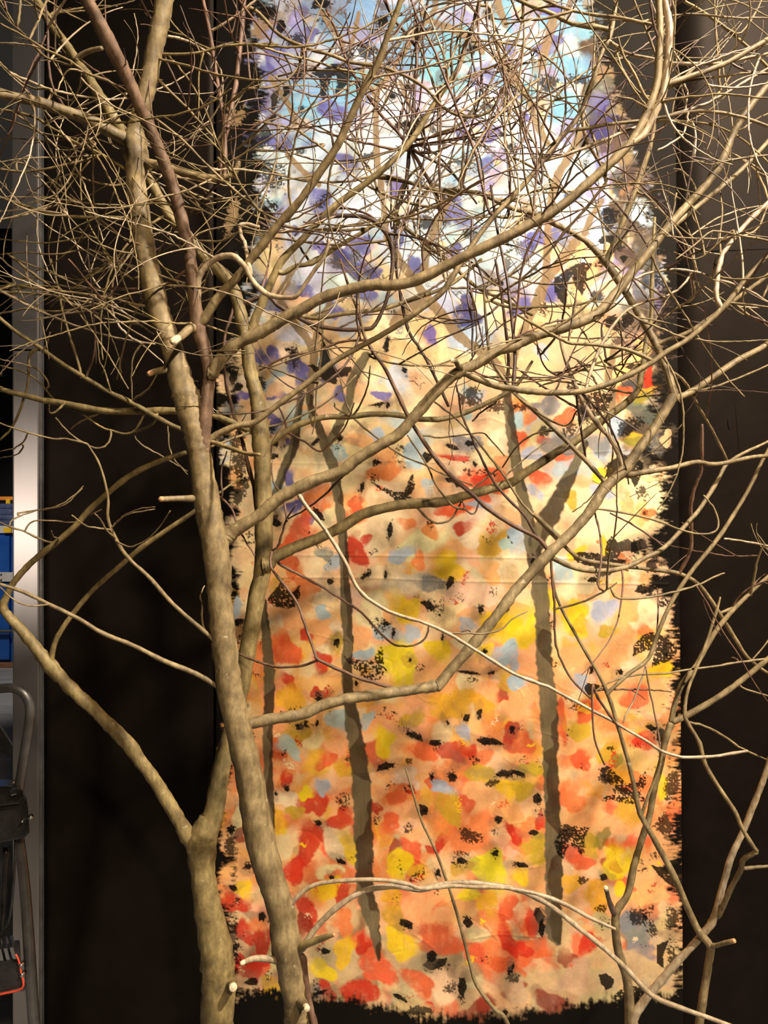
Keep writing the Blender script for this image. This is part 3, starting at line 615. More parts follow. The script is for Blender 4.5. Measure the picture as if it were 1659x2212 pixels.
for k, (dx, hh) in enumerate(((0.0, 0.055), (0.03, 0.05), (-0.02, 0.06), (0.02, 0.05))):
    o = link('folded_cloth', box_mesh(bx(-60) + dx, bx(80) + dx, BY + 0.05 + 0.01 * k, BY + 0.42, zt, zt + hh, 0.02), M['bluecloth'])
    tag(o, ['lowest folded dark blue cloth in the stack on the white tray', 'second folded blue cloth from the bottom of the stack', 'third folded blue cloth from the bottom of the stack', 'topmost folded dark blue cloth under the orange beam'][k], 'cloth', 'folded blue cloths')
    zt += hh + 0.0005
rack = empty('orange_rack', (bx(0), BY + 0.3, 0))
tag(rack, 'orange steel storage rack beam above the blue cloths', 'rack')
part_box('beam', M['orange'], rack, (x0 - 0.3, BY + 0.12, bz(1080)), (x1 + 0.2, BY + 0.17, bz(1072)), 0.004)
part_box('beam_clip', M['yellow'], rack, (bx(1), BY + 0.10, bz(1088)), (bx(10), BY + 0.12, bz(1078)), 0.003)
for xx in (x0 - 0.3, x1 + 0.16):
    part_box('upright', M['orange'], rack, (xx, BY + 0.62, 0.0), (xx + 0.05, BY + 0.68, bz(1072)), 0.004)
    part_box('side_arm', M['orange'], rack, (xx, BY + 0.12, bz(1080)), (xx + 0.05, BY + 0.66, bz(1074)), 0.004)

# ------------------------------------------------------------------ equipment stand at the lower left
EY = 1.70
st = empty('equipment_stand', tuple(P(20, 2212, EY)[:2]) + (0,))
tag(st, 'black equipment stand with a bent grey tube handle in front of the steel post', 'stand')
def tube_px(name, mat, parent, flat, Y=EY, sides=14, per=6, rough=0.0):
    pts = []; rad = []
    for i in range(0, len(flat), 3):
        pts.append(tuple(P(flat[i], flat[i + 1], Y))); rad.append(flat[i + 2] * Y / F)
    return tube_obj(name, mat, parent, pts, rad, sides, rough, per)
tube_px('handle_tube', M['tube'], st, [-150, 1760, 10, -140, 1640, 10, -128, 1540, 10, -118, 1508, 10, -96, 1489, 10, -60, 1486, 10, 0, 1487, 10, 25, 1486, 10, 45, 1493, 10, 58, 1507, 10, 65, 1530, 10, 62, 1570, 10, 54, 1620, 10, 46, 1670, 10, 40, 1712, 10])
def quadbox(name, mat, parent, front, Y0, Y1, bev=0.006):
    bm = bmesh.new(); vs = []
    axis = Vector((-0.50, 1.0, -0.2))        # the stand is turned a little to the left
    for Y in (Y0, Y1):
        vs.append([bm.verts.new(P(a, b, Y0) + axis * (Y - Y0)) for a, b in front])
    n = len(front)
    bm.faces.new(vs[0]); bm.faces.new(vs[1][::-1])
    for i in range(n):
        j = (i + 1) % n
        bm.faces.new((vs[0][i], vs[1][i], vs[1][j], vs[0][j]))
    bmesh.ops.recalc_face_normals(bm, faces=bm.faces[:])
    bmesh.ops.bevel(bm, geom=bm.edges[:], offset=bev, segments=2, affect='EDGES', profile=0.7)
    me = bpy.data.meshes.new(name); bm.to_mesh(me); bm.free()
    o = link(name, me, mat, parent)
    if parent is not None: o.location = -Vector(parent.location)
    return o
head = quadbox('clamp_housing', M['gloss'], st, [(-150, 1722), (38, 1712), (60, 1740), (64, 1800), (52, 1812), (-150, 1850)], EY - 0.05, EY + 0.06)
quadbox('housing_lid', M['gloss'], st, [(-150, 1700), (20, 1700), (44, 1706), (52, 1722), (40, 1738), (-150, 1762)], EY - 0.06, EY + 0.05)
quadbox('latch', M['chrome'], st, [(20, 1706), (34, 1704), (36, 1716), (24, 1720)], EY - 0.07, EY - 0.045, 0.002)
for (px, py, r) in ((42, 1711, 3), (67, 1766, 5), (49, 1774, 3), (30, 1690, 3), (8, 1704, 4)):
    a = P(px, py, EY - 0.055)
    tube_obj('bolt', M['chrome'], st, [(a.x - 0.004, a.y + 0.008, a.z), (a.x, a.y - 0.003, a.z)], [r * EY / F, r * EY / F * 0.9], 10, 0, 2)
fl = 1106 + CAMH * F / EY
tube_px('leg', M['tube'], st, [40, 1800, 10, 52, 1900, 11, 60, 2000, 11.5, 67, 2110, 12, 74, 2212, 12, 98, fl - 60, 12, 104, fl - 8, 12])
tube_px('leg', M['gloss'], st, [14, 1830, 7, 6, 1960, 7, -4, 2100, 7, -14, 2240, 7, -40, fl - 8, 7], EY + 0.05)
tube_px('leg', M['tube'], st, [-140, 1820, 11, -150, 2000, 11, -165, 2212, 11, -185, fl - 8, 11])
tube_px('crossbar', M['tube'], st, [-160, 2150, 8, -60, 2140, 8, 70, 2130, 8], EY + 0.01)
quadbox('hanging_pad', M['foam'], st, [(-60, 1545), (0, 1572), (27, 1612), (27, 1636), (0, 1625), (-60, 1600)], EY + 0.06, EY + 0.14, 0.004)
bxo = empty('tool_case', tuple(P(-20, 2100, EY - 0.04)))
tag(bxo, 'small black case with red edging and chrome ribs beside the stand leg', 'case')
quadbox('case_body', M['gloss'], bxo, [(-120, 2096), (44, 2074), (48, 2132), (-120, 2172)], EY - 0.09, EY + 0.03, 0.004)
for k in range(7):
    quadbox('rib', M['chrome'], bxo, [(-58 + 13 * k, 2052 + 2 * (3 - k)), (-50 + 13 * k, 2050 + 2 * (3 - k)), (-46 + 14 * k, 2096 - 3 * k), (-54 + 14 * k, 2098 - 3 * k)], EY - 0.085, EY - 0.02, 0.002)
tube_px('red_edge', M['redpaint'], bxo, [-120, 2174, 2.5, 0, 2148, 2.5, 48, 2134, 2.5, 45, 2100, 2, 40, 2074, 2, 34, 2062, 2], EY - 0.093, 8, 4)
for (px, py) in ((47, 2083), (49, 2104)):
    a = P(px, py, EY - 0.09)
    tube_obj('rivet', M['chrome'], bxo, [(a.x, a.y + 0.01, a.z), (a.x, a.y - 0.006, a.z)], [0.0045, 0.004], 10, 0, 2)
tube_px('hanger', M['gloss'], bxo, [-20, 2060, 3, 0, 2020, 3, 20, 1985, 3, 30, 1900, 3, 34, 1812, 3], EY - 0.03, 8)

# ------------------------------------------------------------------ bare trees
BR = {}       # id -> dict(pts, obj, tree, root)
TREES = {}

def tree(id_, name, label, cat, base_px, base_py, Y):
    p = P(base_px, base_py, Y)
    e = empty(name, (p.x, p.y, 0.0)); tag(e, label, cat)
    TREES[id_] = e; return e

def nearest(bid, x, y):
    a = BR[bid]['pts']; d = np.hypot(a[:, 0] - x, a[:, 1] - y); k = int(np.argmin(d))
    return k, float(d[k])

def to_world(arr):
    Y = arr[:, 3]
    return np.stack([(arr[:, 0] - 829.5) / F * Y, Y, CAMH - (arr[:, 1] - 1106.0) / F * Y], 1)

def build(name, mat, parent, arr, sides, rough, seed, extra=None):
    """arr rows: px, py, radius px, distance; extra: further rows of the same kind joined into the mesh"""
    V, f = tube_data(to_world(arr), arr[:, 2] * arr[:, 3] / F, sides, seed, rough)
    for e in (extra or []):
        V2, f2 = tube_data(to_world(e), e[:, 2] * e[:, 3] / F, 5, seed + 7, 0.05)
        o_ = len(V); V += V2; f += [tuple(i + o_ for i in q) for q in f2]
    off = Vector((0, 0, 0)); p = parent
    while p is not None: off += Vector(p.location); p = p.parent
    V = [(a - off.x, b - off.y, c - off.z) for a, b, c in V]
    return link(name, mesh_from(name, V, f), mat, parent)

SEED = [100]
def limb3(id_, parent, name, mat, d1, s, tree_id=None, d0=None, per=5, sides=10, knuckle=0.04):
    """a traced limb: triples of pixel x, y and radius; it leaves its parent at the parent's own distance"""
    v = [float(t) for t in s.split()]
    pts = run_out(np.array(v).reshape(-1, 3))
    if parent is not None:
        k, d = nearest(parent, pts[0, 0], pts[0, 1]); pp = BR[parent]['pts'][k]
        if d0 is None: d0 = pp[3]
        tree_id = BR[parent]['tree']
        if 1.0 < d < 90:
            pts = np.vstack([[pp[0], pp[1], min(pts[0, 2] * 1.25, pp[2])], pts])
    seg = np.r_[0, np.cumsum(np.hypot(np.diff(pts[:, 0]), np.diff(pts[:, 1])))]; t = seg / seg[-1]
    SEED[0] += 1; r_ = np.random.default_rng(SEED[0])
    if isinstance(d1, (list, tuple)): dep = np.interp(t, np.linspace(0, 1, len(d1) + (0 if d1[0] is not None else 0)), d1)
    else: dep = d0 + (d1 - d0) * t
    arr = crom(np.hstack([pts, dep[:, None]]), per)
    arr[:, 2] = np.maximum(arr[:, 2], 0.7) * (1 + knuckle * r_.standard_normal(len(arr)))
    TR = TREES[tree_id]
    if name == 'trunk' or parent is None or BR[parent]['lvl'] < 1:
        po = TR; lvl = 0 if name == 'trunk' else 1; root = None
    else:
        po = BR[parent]['root'] if BR[parent]['root'] is not None else BR[parent]['obj']; lvl = 2; root = po
    o = build(name, M[mat], po, arr, sides, 0.045, SEED[0])
    BR[id_] = dict(pts=arr, obj=o, tree=tree_id, root=root, lvl=lvl, mat=mat)
    return o

def stub(parent, mat, s, cut='cut', cutlen=0.0015):
    """sawn-off side branch with its pale cut face as a part"""
    v = np.array([float(t) for t in s.split()]).reshape(-1, 3)
    k, d = nearest(parent, v[0, 0], v[0, 1]); Y = BR[parent]['pts'][k][3]
    Yd = Y - np.linspace(0.0, 0.05, len(v))
    arr = crom(np.hstack([v, Yd[:, None]]), 4)
    SEED[0] += 1
    B = BR[parent]
    po = TREES[B['tree']]
    o = build('cut_stub', M[mat], po, arr, 10, 0.03, SEED[0])
    w = to_world(arr); t = w[-1] - w[-2]; t /= np.linalg.norm(t)
    r = arr[-1, 2] * arr[-1, 3] / F
    pts = np.array([w[-1] - t * 0.002, w[-1] + t * (r * 0.6 + cutlen), w[-1] + t * (r * 0.6 + cutlen + 0.0015)])
    V, f = tube_data(pts, np.array([r * 1.0, r * 0.98, r * 0.85]), 12, 3, 0.02)
    off = Vector(po.location)
    V = [(a - off.x, b - off.y, c - off.z) for a, b, c in V]
    link('cut_face', mesh_from('cut_face', V, f, False), M[cut], o)

def twig(r0, r1, s, mat='bark', dd=0.0, parent=None, forks=None):
    """a traced thin twig: x y pairs; grows from the nearest limb already standing"""
    p = np.array([float(t) for t in s.split()]).reshape(-1, 2)
    best = None
    for bid in ([parent] if parent else list(BR)):
        for end in (0, -1):
            k, d = nearest(bid, p[end, 0], p[end, 1])
            if BR[bid]['pts'][k][2] < r0 * 0.75: d += 60
            if best is None or d < best[0]: best = (d, bid, k, end)
    d, bid, k, end = best
    if end == -1: p = p[::-1]
    pp = BR[bid]['pts'][k]; Y0 = pp[3]
    if 1.0 < d < 140: p = np.vstack([[pp[0], pp[1]], p])
    n = len(p); rad = np.linspace(r0, r1, n)
    Y1 = min(max(Y0 + dd, 0.95), 1.90)
    q = run_out(np.hstack([p, rad[:, None]]))
    limb3_arr(q[:, :2], q[:, 2], Y0, Y1, bid, mat)

CNT = [0]
def limb3_arr(p, rad, Y0, Y1, bid, mat, per=4, extra=None, keep=True):
    seg = np.r_[0, np.cumsum(np.hypot(np.diff(p[:, 0]), np.diff(p[:, 1])))]; t = seg / (seg[-1] + 1e-6)
    arr = crom(np.hstack([p, rad[:, None], (Y0 + (Y1 - Y0) * t)[:, None]]), per)
    SEED[0] += 1; r_ = np.random.default_rng(SEED[0])
    arr[:, 2] = np.maximum(arr[:, 2], 0.6)
    arr[2::4, 2] *= 1 + 0.28 * r_.random(len(arr[2::4]))            # bud nodes
    arr[1:-1, :2] += r_.normal(0, 0.45, (len(arr) - 2, 2))
    B = BR[bid]; po = B['root'] if B['root'] is not None else B['obj']
    if B['lvl'] == 0: po = TREES[B['tree']]
    o = build('twig', M[mat], po, arr, 6, 0.05, SEED[0], extra)
    if keep:
        CNT[0] += 1
        BR['twig%d' % CNT[0]] = dict(pts=arr, obj=o, tree=B['tree'], root=(po if B['lvl'] else o), lvl=2 if B['lvl'] else 1, mat=mat)
    return o

def run_out(p):
    """rows px, py, radius: a limb that leaves the picture goes on and tapers to a tip"""
    x, y = p[-1, 0], p[-1, 1]
    if 0 <= x <= 1659 and y >= 0: return p
    d = p[-1, :2] - p[-2, :2]; d = d / (np.hypot(*d) + 1e-6); r = p[-1, 2]
    L = 60 + 30 * r; q = np.array([-d[1], d[0]]) * random.uniform(-0.25, 0.25)
    e1 = p[-1, :2] + d * L * 0.5 + q * L * 0.25; e2 = p[-1, :2] + d * L + q * L
    return np.vstack([p, [*e1, r * 0.65], [*e2, 1.0]])

def fy(Y): return 1106 + CAMH * F / Y - 2      # pixel row of the floor at distance Y

# ---- front tree with the forked trunk
tree('A', 'bare_tree', 'front bare tree, mottled grey-brown trunk forking into a red-brown limb', 'tree', 700, 2800, 1.36)
limb3('A', None, 'trunk', 'bark', 1.30, "742 %f 56 728 %f 44 700 2500 40 668 2320 34 645 2212 30 641 2159 29 621 2057 31 604 1956 29 564 1821 31 534 1652 29 498 1500 27 486 1400 27 476 1300 26 468 1200 28 450 1100 28 434 1000 25 426 950 26 412 890 28 400 850 30" % (fy(1.37), fy(1.37) - 120), 'A', 1.37, 8, 18, 0.015)
limb3('A1', 'A', 'trunk', 'bark', 1.16, "408 880 28 398 845 28 384 800 26 371 750 23 352 700 23 338 650 23 327 600 23 315 550 23 307 500 22 300 450 22 294 400 22 295 350 24 292 310 26 293 280 19 305 240 18 315 200 18 326 150 18 335 100 18.5 346 50 19.5 355 0 19 375 -90 18", None, None, 5, 16, 0.02)
limb3('A2', 'A', 'branch', 'limb', [1.31, 1.28, 1.22, 1.1, 0.98, 0.9], "440 1060 6 441 1010 12 440 985 14 440 940 15 443 900 15 450 840 13 452 800 13 443 760 13 430 715 16 425 690 15 420 640 14 413 580 13 408 530 12 398 500 13 385 440 14 372 400 13.5 354 350 13 333 300 12.5 311 250 13.5 289 200 13.5 266 150 15 240 100 16 214 50 15 188 0 14 150 -80 13", None, None, 5, 14, 0.02)
limb3('A1a', 'A1', 'branch', 'bark', 1.02, "272 300 13 235 282 13 200 263 12.5 150 243 11.5 100 226 11 50 213 10 0 203 9.5 -70 185 9")
limb3('A1b', 'A1', 'branch', 'bark', 1.22, "318 352 10 345 358 9 370 365 8 430 382 8 480 385 7.5 503 377 7 513 360 6.5 515 349 6")
limb3('A2a', 'A2', 'branch', 'bark', 1.05, "436 695 11 473 640 10 507 605 9 540 563 9 570 525 9 601 486 9 651 429 9 695 365 9 729 314 8.5 759 250 8 786 192 8 817 135 7.5 837 78 7 854 34 6.5 867 -4 6 885 -70 5")
limb3('A2b', 'A2', 'branch', 'pale', 1.16, "428 640 7 427 615 7 433 592 7 450 570 7 470 557 7 490 552 7 507 555 7 520 566 6.5 532 580 6 537 592 6 550 612 6 574 634 6 595 641 5.5 617 643 5 640 640 5 661 611 4.5 680 583 4.5 699 556 4 712 520 3.5")
limb3('R1', 'A2', 'branch', 'bark', [1.28, 1.25, 1.22, 1.2, 1.2, 1.22], "459 806 14 473 780 14 507 746 13.5 540 729 13 575 711 13 601 695 13 651 668 12.5 702 641 12 753 626 12 803 616 12 847 616 11.5 888 609 11.5 938 587 11.5 982 565 11 1023 545 11 1107 505 11 1150 482 11 1198 455 10.5 1245 418 10 1288 380 10 1329 343 9.5 1366 303 9 1396 246 9 1417 189 8.5 1423 128 8.5 1425 67 8 1423 0 7.5 1421 -60 7")
limb3('R1w', 'R1', 'branch', 'pale', 1.2, "1366 308 8 1393 288 8 1415 243 8.5 1432 202 8.5 1440 145 8.5 1445 101 8.5 1445 51 8 1437 0 7.5 1430 -60 7")
limb3('R1x', 'R1w', 'branch', 'bark', 1.28, "1440 182 6.5 1470 172 6.5 1521 155 6 1571 135 5.5 1619 108 5.5 1659 84 5 1720 40 4")
limb3('R2', 'A', 'branch', 'bark', [1.34, 1.33, 1.33, 1.36, 1.4, 1.44], "490 1160 18 497 1154 16 520 1137 14.5 560 1113 14 601 1077 14 641 1056 13.5 685 1036 13 736 1019 12.5 770 992 12.5 820 962 12.5 861 938 12 888 908 12 915 877 12 938 850 12 969 820 12 999 800 13 1030 786 11.5 1073 759 11 1110 748 11 1150 728 11 1235 702 11 1289 678 11 1336 627 10 1369 584 9.5 1397 551 9.5 1437 498 9 1480 448 8.5 1524 401 8 1558 350 8.5 1585 286 7.5 1619 232 7 1659 182 6.5 1720 90 6")
limb3('R2a', 'R2', 'branch', 'bark', 1.30, "1006 806 8 1036 820 7.5 1070 833 7 1110 840 7 1134 844 7 1184 848 7 1252 846 6.5 1302 833 6.5 1353 813 6.5 1403 786 6 1437 762 6 1487 732 6 1538 688 6 1572 654 6 1605 611 5.5 1659 550 5 1710 490 4")
limb3('R2b', 'R2', 'branch', 'bark', 1.5, "1437 502 6 1450 492 6 1504 448 5.5 1555 407 5.5 1605 364 5 1659 306 5 1720 240 4")
limb3('R4', 'A', 'branch', 'bark', [1.36, 1.4, 1.44, 1.5, 1.56, 1.6], "522 1568 14 550 1561 12.5 601 1551 12.5 651 1543 12 702 1522 12 753 1509 12 803 1502 12 854 1495 11.5 905 1488 11.5 938 1482 13 949 1478 12 972 1448 11.5 1006 1411 11.5 1040 1370 12 1073 1330 11.5 1105 1286 11.5 1134 1252 11.5 1184 1198 12 1235 1150 11 1274 1104 11 1309 1052 11.5 1349 1015 12 1380 971 10.5 1420 914 10 1450 863 11 1454 846 9 1437 792 8 1417 745 8 1390 695 8 1359 644 7.5 1336 607 7.5 1309 567 7.5 1275 529 6.5 1245 508 6 1201 485 6 1150 461 5.5 1100 448 5 1040 419 4.5 989 412 4.5 938 409 4 871 392 3.5 803 382 3")
limb3('R4r', 'R4', 'branch', 'bark', 1.66, "1460 860 8 1494 846 7.5 1538 816 7 1588 782 7 1639 755 6.5 1659 742 6 1720 700 5")
limb3('R4b', 'R4', 'branch', 'bark', 1.64, "1359 1025 7 1403 1018 6 1454 1010 5.5 1504 998 5 1538 1003 5 1571 999 5 1622 988 4.5 1659 984 4.5 1720 975 4")
limb3('R4c', 'R4', 'branch', 'olive', 1.52, "1309 563 7 1330 520 6.5 1349 471 6.5 1369 421 6.5 1386 370 6 1403 320 5.5 1413 263 5 1417 200 4")
limb3('R4d', 'R4', 'branch', 'bark', 1.68, "1192 1204 6 1245 1228 5.5 1302 1233 5.5 1353 1225 5 1396 1204 5 1437 1181 5 1490 1124 4.5 1511 1100 4.5 1548 1042 4.5 1568 1005 4 1600 982 3.5 1659 954 3 1720 920 3")
limb3('R4e', 'R4', 'branch', 'red', 1.42, "1188 1195 5 1161 1162 5 1110 1136 5 1053 1098 5 1023 1070 5 972 1026 5 938 986 5 908 942 4.5 881 898 4.5 834 800 4 807 762 4 786 722 3.5 773 672 3.5 753 618 3 735 560 2.5")
limb3('R4f', 'R4', 'branch', 'bark', 1.5, "1312 1047 5 1290 1022 5 1262 991 5 1248 978 5 1218 947 5 1184 914 5 1150 883 5 1113 850 4.5 1085 815 4 1060 770 3.5 1050 700 3 1045 620 2.5")
limb3('R4g', 'R4', 'branch', 'pale', 1.5, "1346 1011 6 1336 981 5.5 1316 944 5.5 1289 914 5.5 1262 873 5 1235 813 4.5 1214 752 3.5 1205 690 2.5")
limb3('R4h', 'R4', 'branch', 'bark', 1.7, "1155 1112 4.5 1184 1144 4.5 1235 1194 4.5 1268 1211 4.5 1336 1221 4.5 1403 1230 4 1464 1238 4.5 1504 1258 4 1531 1289 4 1555 1326 4 1588 1379 4 1615 1420 3.5 1659 1454 3 1710 1480 3", 'A', 1.5)
limb3('R6', 'A', 'branch', 'bark', [1.31, 1.3, 1.28, 1.28, 1.3, 1.34], "452 950 9 470 938 7.5 490 928 7 520 918 6.5 550 912 6.5 601 874 6.5 651 837 6.5 685 810 6.5 719 783 6 770 753 6 820 726 6 871 695 6 922 658 6 955 631 6 982 591 6 1006 550 6 1057 479 5.5 1110 422 5.5 1150 377 5.5 1201 310 5.5 1231 276 5.5 1262 229 5 1288 152 5 1302 111 4.5 1319 75 4.5 1332 0 4 1340 -50 4")
limb3('R6b', 'R6', 'branch', 'pale', 1.36, "1286 160 4.5 1268 202 4.5 1258 242 4.5 1265 296 4 1285 335 3.5 1299 360 3 1310 400 2.5")
limb3('LW', 'A', 'branch', 'bark', 1.2, "470 1486 7 468 1482 6 422 1455 5.5 355 1428 5.5 287 1394 5 220 1367 5 169 1336 4.5 101 1303 4.5 51 1279 4 0 1262 3.5 -50 1245 3")
limb3('LV', 'A', 'branch', 'bark', 1.22, "468 1392 5 456 1377 5 405 1333 4.5 365 1296 4.5 324 1249 4.5 277 1205 4 250 1164 4 233 1120 3.5 233 1074 3 216 1006 2.5 189 959 2")
limb3('W1', 'A', 'branch', 'pale', 1.28, "628 1960 6 629 1953 5 651 1929 5 678 1912 4.5 719 1904 4.5 786 1900 4.5 837 1902 4.5 881 1910 4.5 911 1919 4.5 972 1914 4.5 1023 1916 4 1090 1918 4 1157 1930 4.5 1218 1952 4.5 1268 1979 4.5 1289 1989 4 1329 2007 3")
limb3('W2', 'A', 'branch', 'pale', 1.30, "652 2050 8 658 2040 7 678 2010 6.5 712 1973 6.5 753 1942 6 793 1922 6 854 1914 6 908 1921 6.5 955 1910 5.5 1006 1906 5.5 1057 1911 5.5 1105 1919 5.5 1150 1935 5.5 1201 1965 5.5 1252 2006 5.5 1302 2046 5.5 1353 2093 5.5 1393 2137 5.5 1420 2157 5.5 1470 2177 5 1565 2211 4.5 1650 2245 4")
limb3('S1', 'A', 'branch', 'red', 1.30, "652 2068 9 658 2095 7 664 2140 7 671 2180 7 680 2215 7 700 2300 8 725 2450 9 735 2560 10")
stub('A2', 'bark', "428 705 10 408 712 9.5 392 726 9 383 732 8.5", 'cut', 0.016)
stub('A', 'bark', "425 1077 9 412 1077 8 385 1077 6.5 352 1078 6", 'cutbrown')
stub('A1', 'bark', "372 795 10 350 800 8 335 803 7 326 806 6", 'cutbrown', 0.004)
stub('A', 'pale', "612 2080 9 590 2073 7.5 560 2070 7 540 2073 6 526 2079 5", 'cut', 0.002)
stub('A', 'bark', "640 2150 14 652 2165 11 661 2176 7", 'cut', 0.003)
stub('A', 'olive', "640 2050 10 661 2040 8 695 2027 7 719 2020 4", 'cutbrown', 0.001)
stub('R2', 'bark', "1003 802 7 990 790 6 984 780 5.5 977 779 5", 'cut', 0.001)

# ---- second tree behind
tree('B', 'bare_tree', 'olive bare tree behind, its trunk low-forked and crossing behind the front trunk', 'tree', 470, 2660, 1.58)
limb3('B', None, 'trunk', 'olive', 1.54, "485 %f 62 482 %f 46 478 2350 38 470 2212 35 472 2130 37 466 2050 34 447 1950 28 438 1880 27 436 1820 32 448 1785 27 463 1750 21 480 1652 19 500 1580 18.5 522 1480 18 536 1400 18 553 1300 18 568 1220 18.5 570 1110 19 567 1000 18 564 950 19 560 900 17 553 850 15.5 540 800 14.5 533 740 14 524 700 14 513 650 14 500 618 13.5 478 590 13 445 560 12.5 410 515 11 375 480 10.5 345 429 10.5 318 375 11 290 320 11.5 250 264 12 230 230 12 206 193 11 189 162 10.5 169 135 10 142 95 9.5 118 64 9.5 101 37 10 78 0 9 50 -50 8" % (fy(1.58), fy(1.58) - 100), 'B', 1.58, 5, 16, 0.02)
limb3('Bl', 'B', 'branch', 'olive', 1.38, "425 1830 20 405 1805 17 382 1763 15 351 1713 14.5 328 1676 14 304 1645 14 277 1607 15 236 1566 13.5 203 1532 13.5 169 1502 14 135 1468 14 108 1438 16 78 1400 12.5 51 1367 11 20 1333 10 7 1312 9 14 1289 7.5 27 1262 7 51 1232 7 84 1201 6.5 128 1167 7 162 1137 6.5 190 1105 6.5 220 1077 6 277 1030 6.5 338 999 6 402 977 5")
limb3('Bl2', 'Bl', 'branch', 'olive', 1.42, "108 1432 7 111 1424 6 118 1390 5.5 135 1357 5.5 162 1320 5.5 203 1272 5.5 253 1228 5.5 304 1184 5.5 372 1137 5 422 1103 5 470 1060 4")
limb3('R3', 'B', 'branch', 'olive', [1.55, 1.55, 1.56, 1.58, 1.62], "580 1218 15 594 1205 13 634 1184 12.5 685 1164 12 736 1140 11.5 783 1111 11 837 1096 11 888 1088 11 955 1084 10.5 1006 1070 10 1057 1057 10 1105 1042 9.5 1134 1022 9.5 1201 978 9 1245 951 9 1302 907 9 1353 870 8 1376 846 7 1385 815 6.5 1396 739 5.5 1407 685 5 1408 617 4.5 1411 550 4 1414 470 3")
limb3('Bo', 'B', 'branch', 'olive', 1.64, "572 965 10 584 955 8.5 618 932 7.5 651 915 7 702 901 6.5 753 900 6.5 803 895 6 854 896 6 905 905 6 955 905 6 1006 891 5.5 1057 868 5 1097 847 5 1125 820 4 1150 780 3")
limb3('Bu', 'B', 'branch', 'olive', 1.5, "535 745 11 550 692 10 570 645 9.5 590 600 8.5 611 560 8 651 520 7 719 449 7 786 399 7 837 358 6.5 888 304 6.5 922 250 6 955 199 6 989 149 5.5 1005 100 5 1023 51 4.5 1036 0 4 1050 -50 3")
limb3('Bm', 'Bu', 'branch', 'olive', 1.56, "612 590 5 640 575 5 672 570 4.5 695 556 4.5 739 527 4.5 786 500 4.5 820 476 4 860 455 3.5")
limb3('Bx', 'B', 'branch', 'olive', 1.62, "555 935 8 527 925 7 490 908 7 450 895 7 385 888 8 304 888 8 236 888 7.5 186 881 7.5 135 871 7 91 864 6.5 51 854 6 0 840 5.5 -60 820 5")
limb3('By', 'Bx', 'branch', 'olive', 1.55, "410 892 6 399 928 5 338 901 5.5 287 871 5.5 236 847 5 186 817 5 135 786 4.5 84 749 4.5 34 716 4 0 688 4 -50 650 3")
limb3('Bz', 'B', 'branch', 'olive', 1.66, "640 680 5 685 687 5 739 678 5 820 668 5 888 648 4.5 955 624 4 989 604 4 1040 560 3", 'B', 1.54)
limb3('Bd', 'B', 'branch', 'dark', 1.5, "575 640 5 600 660 4.5 631 678 4.5 678 702 4.5 739 712 4.5 790 711 4.5 807 705 4.5 822 680 4 837 641 4 847 584 4.5 848 545 5 840 515 5 827 495 5 800 473 5 759 466 4.5 702 470 4.5 645 493 4 600 500 3.5 560 480 3")
limb3('Bs', 'B', 'branch', 'bark', 1.52, "165 140 6 166 132 6 172 122 6 189 112 5.5 205 107 5 221 104 4.5")
stub('B', 'olive', "492 2120 16 500 2128 12 503 2132 9", 'cut', 0.002)

# ---- slender stems at the right
tree('C', 'sapling', 'slender pale sapling at the right edge of the canvas, twin stems crossing low', 'sapling', 1370, 2590, 1.66)
limb3('C3', None, 'trunk', 'bark', 1.60, "1368 %f 17 1366 2400 13 1361 2212 11 1356 2123 10 1336 2056 9.5 1329 1989 9 1336 1962 8 1356 1931 7.5 1369 1871 7.5 1386 1814 7 1403 1763 7 1413 1702 7 1427 1652 7 1437 1598 7 1450 1561 7.5" % fy(1.66), 'C', 1.66, 5, 10, 0.03)
limb3('C3r', 'C3', 'branch', 'bark', 1.55, "1450 1561 7 1487 1544 7 1555 1504 6.5 1605 1467 6 1659 1423 5.5 1720 1370 5")
limb3('C3u', 'C3', 'branch', 'bark', 1.62, "1450 1561 6.5 1457 1524 6 1474 1477 6 1504 1437 5.5 1538 1376 5.5 1571 1332 5 1612 1289 4.5 1659 1245 4 1720 1180 4")
limb3('C2', 'C3', 'branch', 'pale', 1.52, "1366 2215 11 1372 2191 10 1400 2151 9 1420 2127 8.5 1470 2070 8 1511 2026 8 1538 1992 8 1551 1955 7.5 1565 1901 7 1581 1847 7 1605 1797 6.5 1625 1746 6.5 1645 1696 6 1659 1655 6 1690 1560 5")
limb3('C2b', 'C2', 'branch', 'bark', 1.5, "1553 1976 6 1578 1921 5.5 1600 1880 5.5 1607 1856 5.5 1635 1840 5")
limb3('C2c', 'C2b', 'branch', 'bark', 1.58, "1635 1840 5 1605 1793 4.5 1588 1753 4.5 1561 1713 4.5 1524 1652 4.5 1511 1605 4.5 1484 1558 4 1479 1541 4 1487 1487 3.5 1521 1403 3.5 1548 1319 3 1556 1290 2")
limb3('C2d', 'C2b', 'branch', 'bark', 1.5, "1608 1876 4 1635 1873 3.5 1665 1871 3")
tree('D', 'sapling', 'second thin sapling with a snapped side spur, in front of the black wall', 'sapling', 1500, 2630, 1.62)
limb3('C1', None, 'trunk', 'bark', 1.56, "1470 %f 15 1490 2400 11 1511 2211 9 1524 2123 8.5 1534 2060 8 1532 2040 8.5 1504 2002 7.5 1457 1895 7 1423 1831 6.5 1393 1777 6 1380 1750 6 1369 1696 5 1359 1652 4.5 1336 1572 4.5 1316 1508 4.5 1295 1460 4 1252 1386 3.5 1204 1295 3 1190 1225 2.5" % fy(1.62), 'D', 1.62, 5, 10, 0.03)
limb3('C1b', 'C1', 'branch', 'bark', 1.58, "1386 1760 4 1400 1720 3.5 1412 1690 3.5 1424 1660 3 1432 1620 2.5")
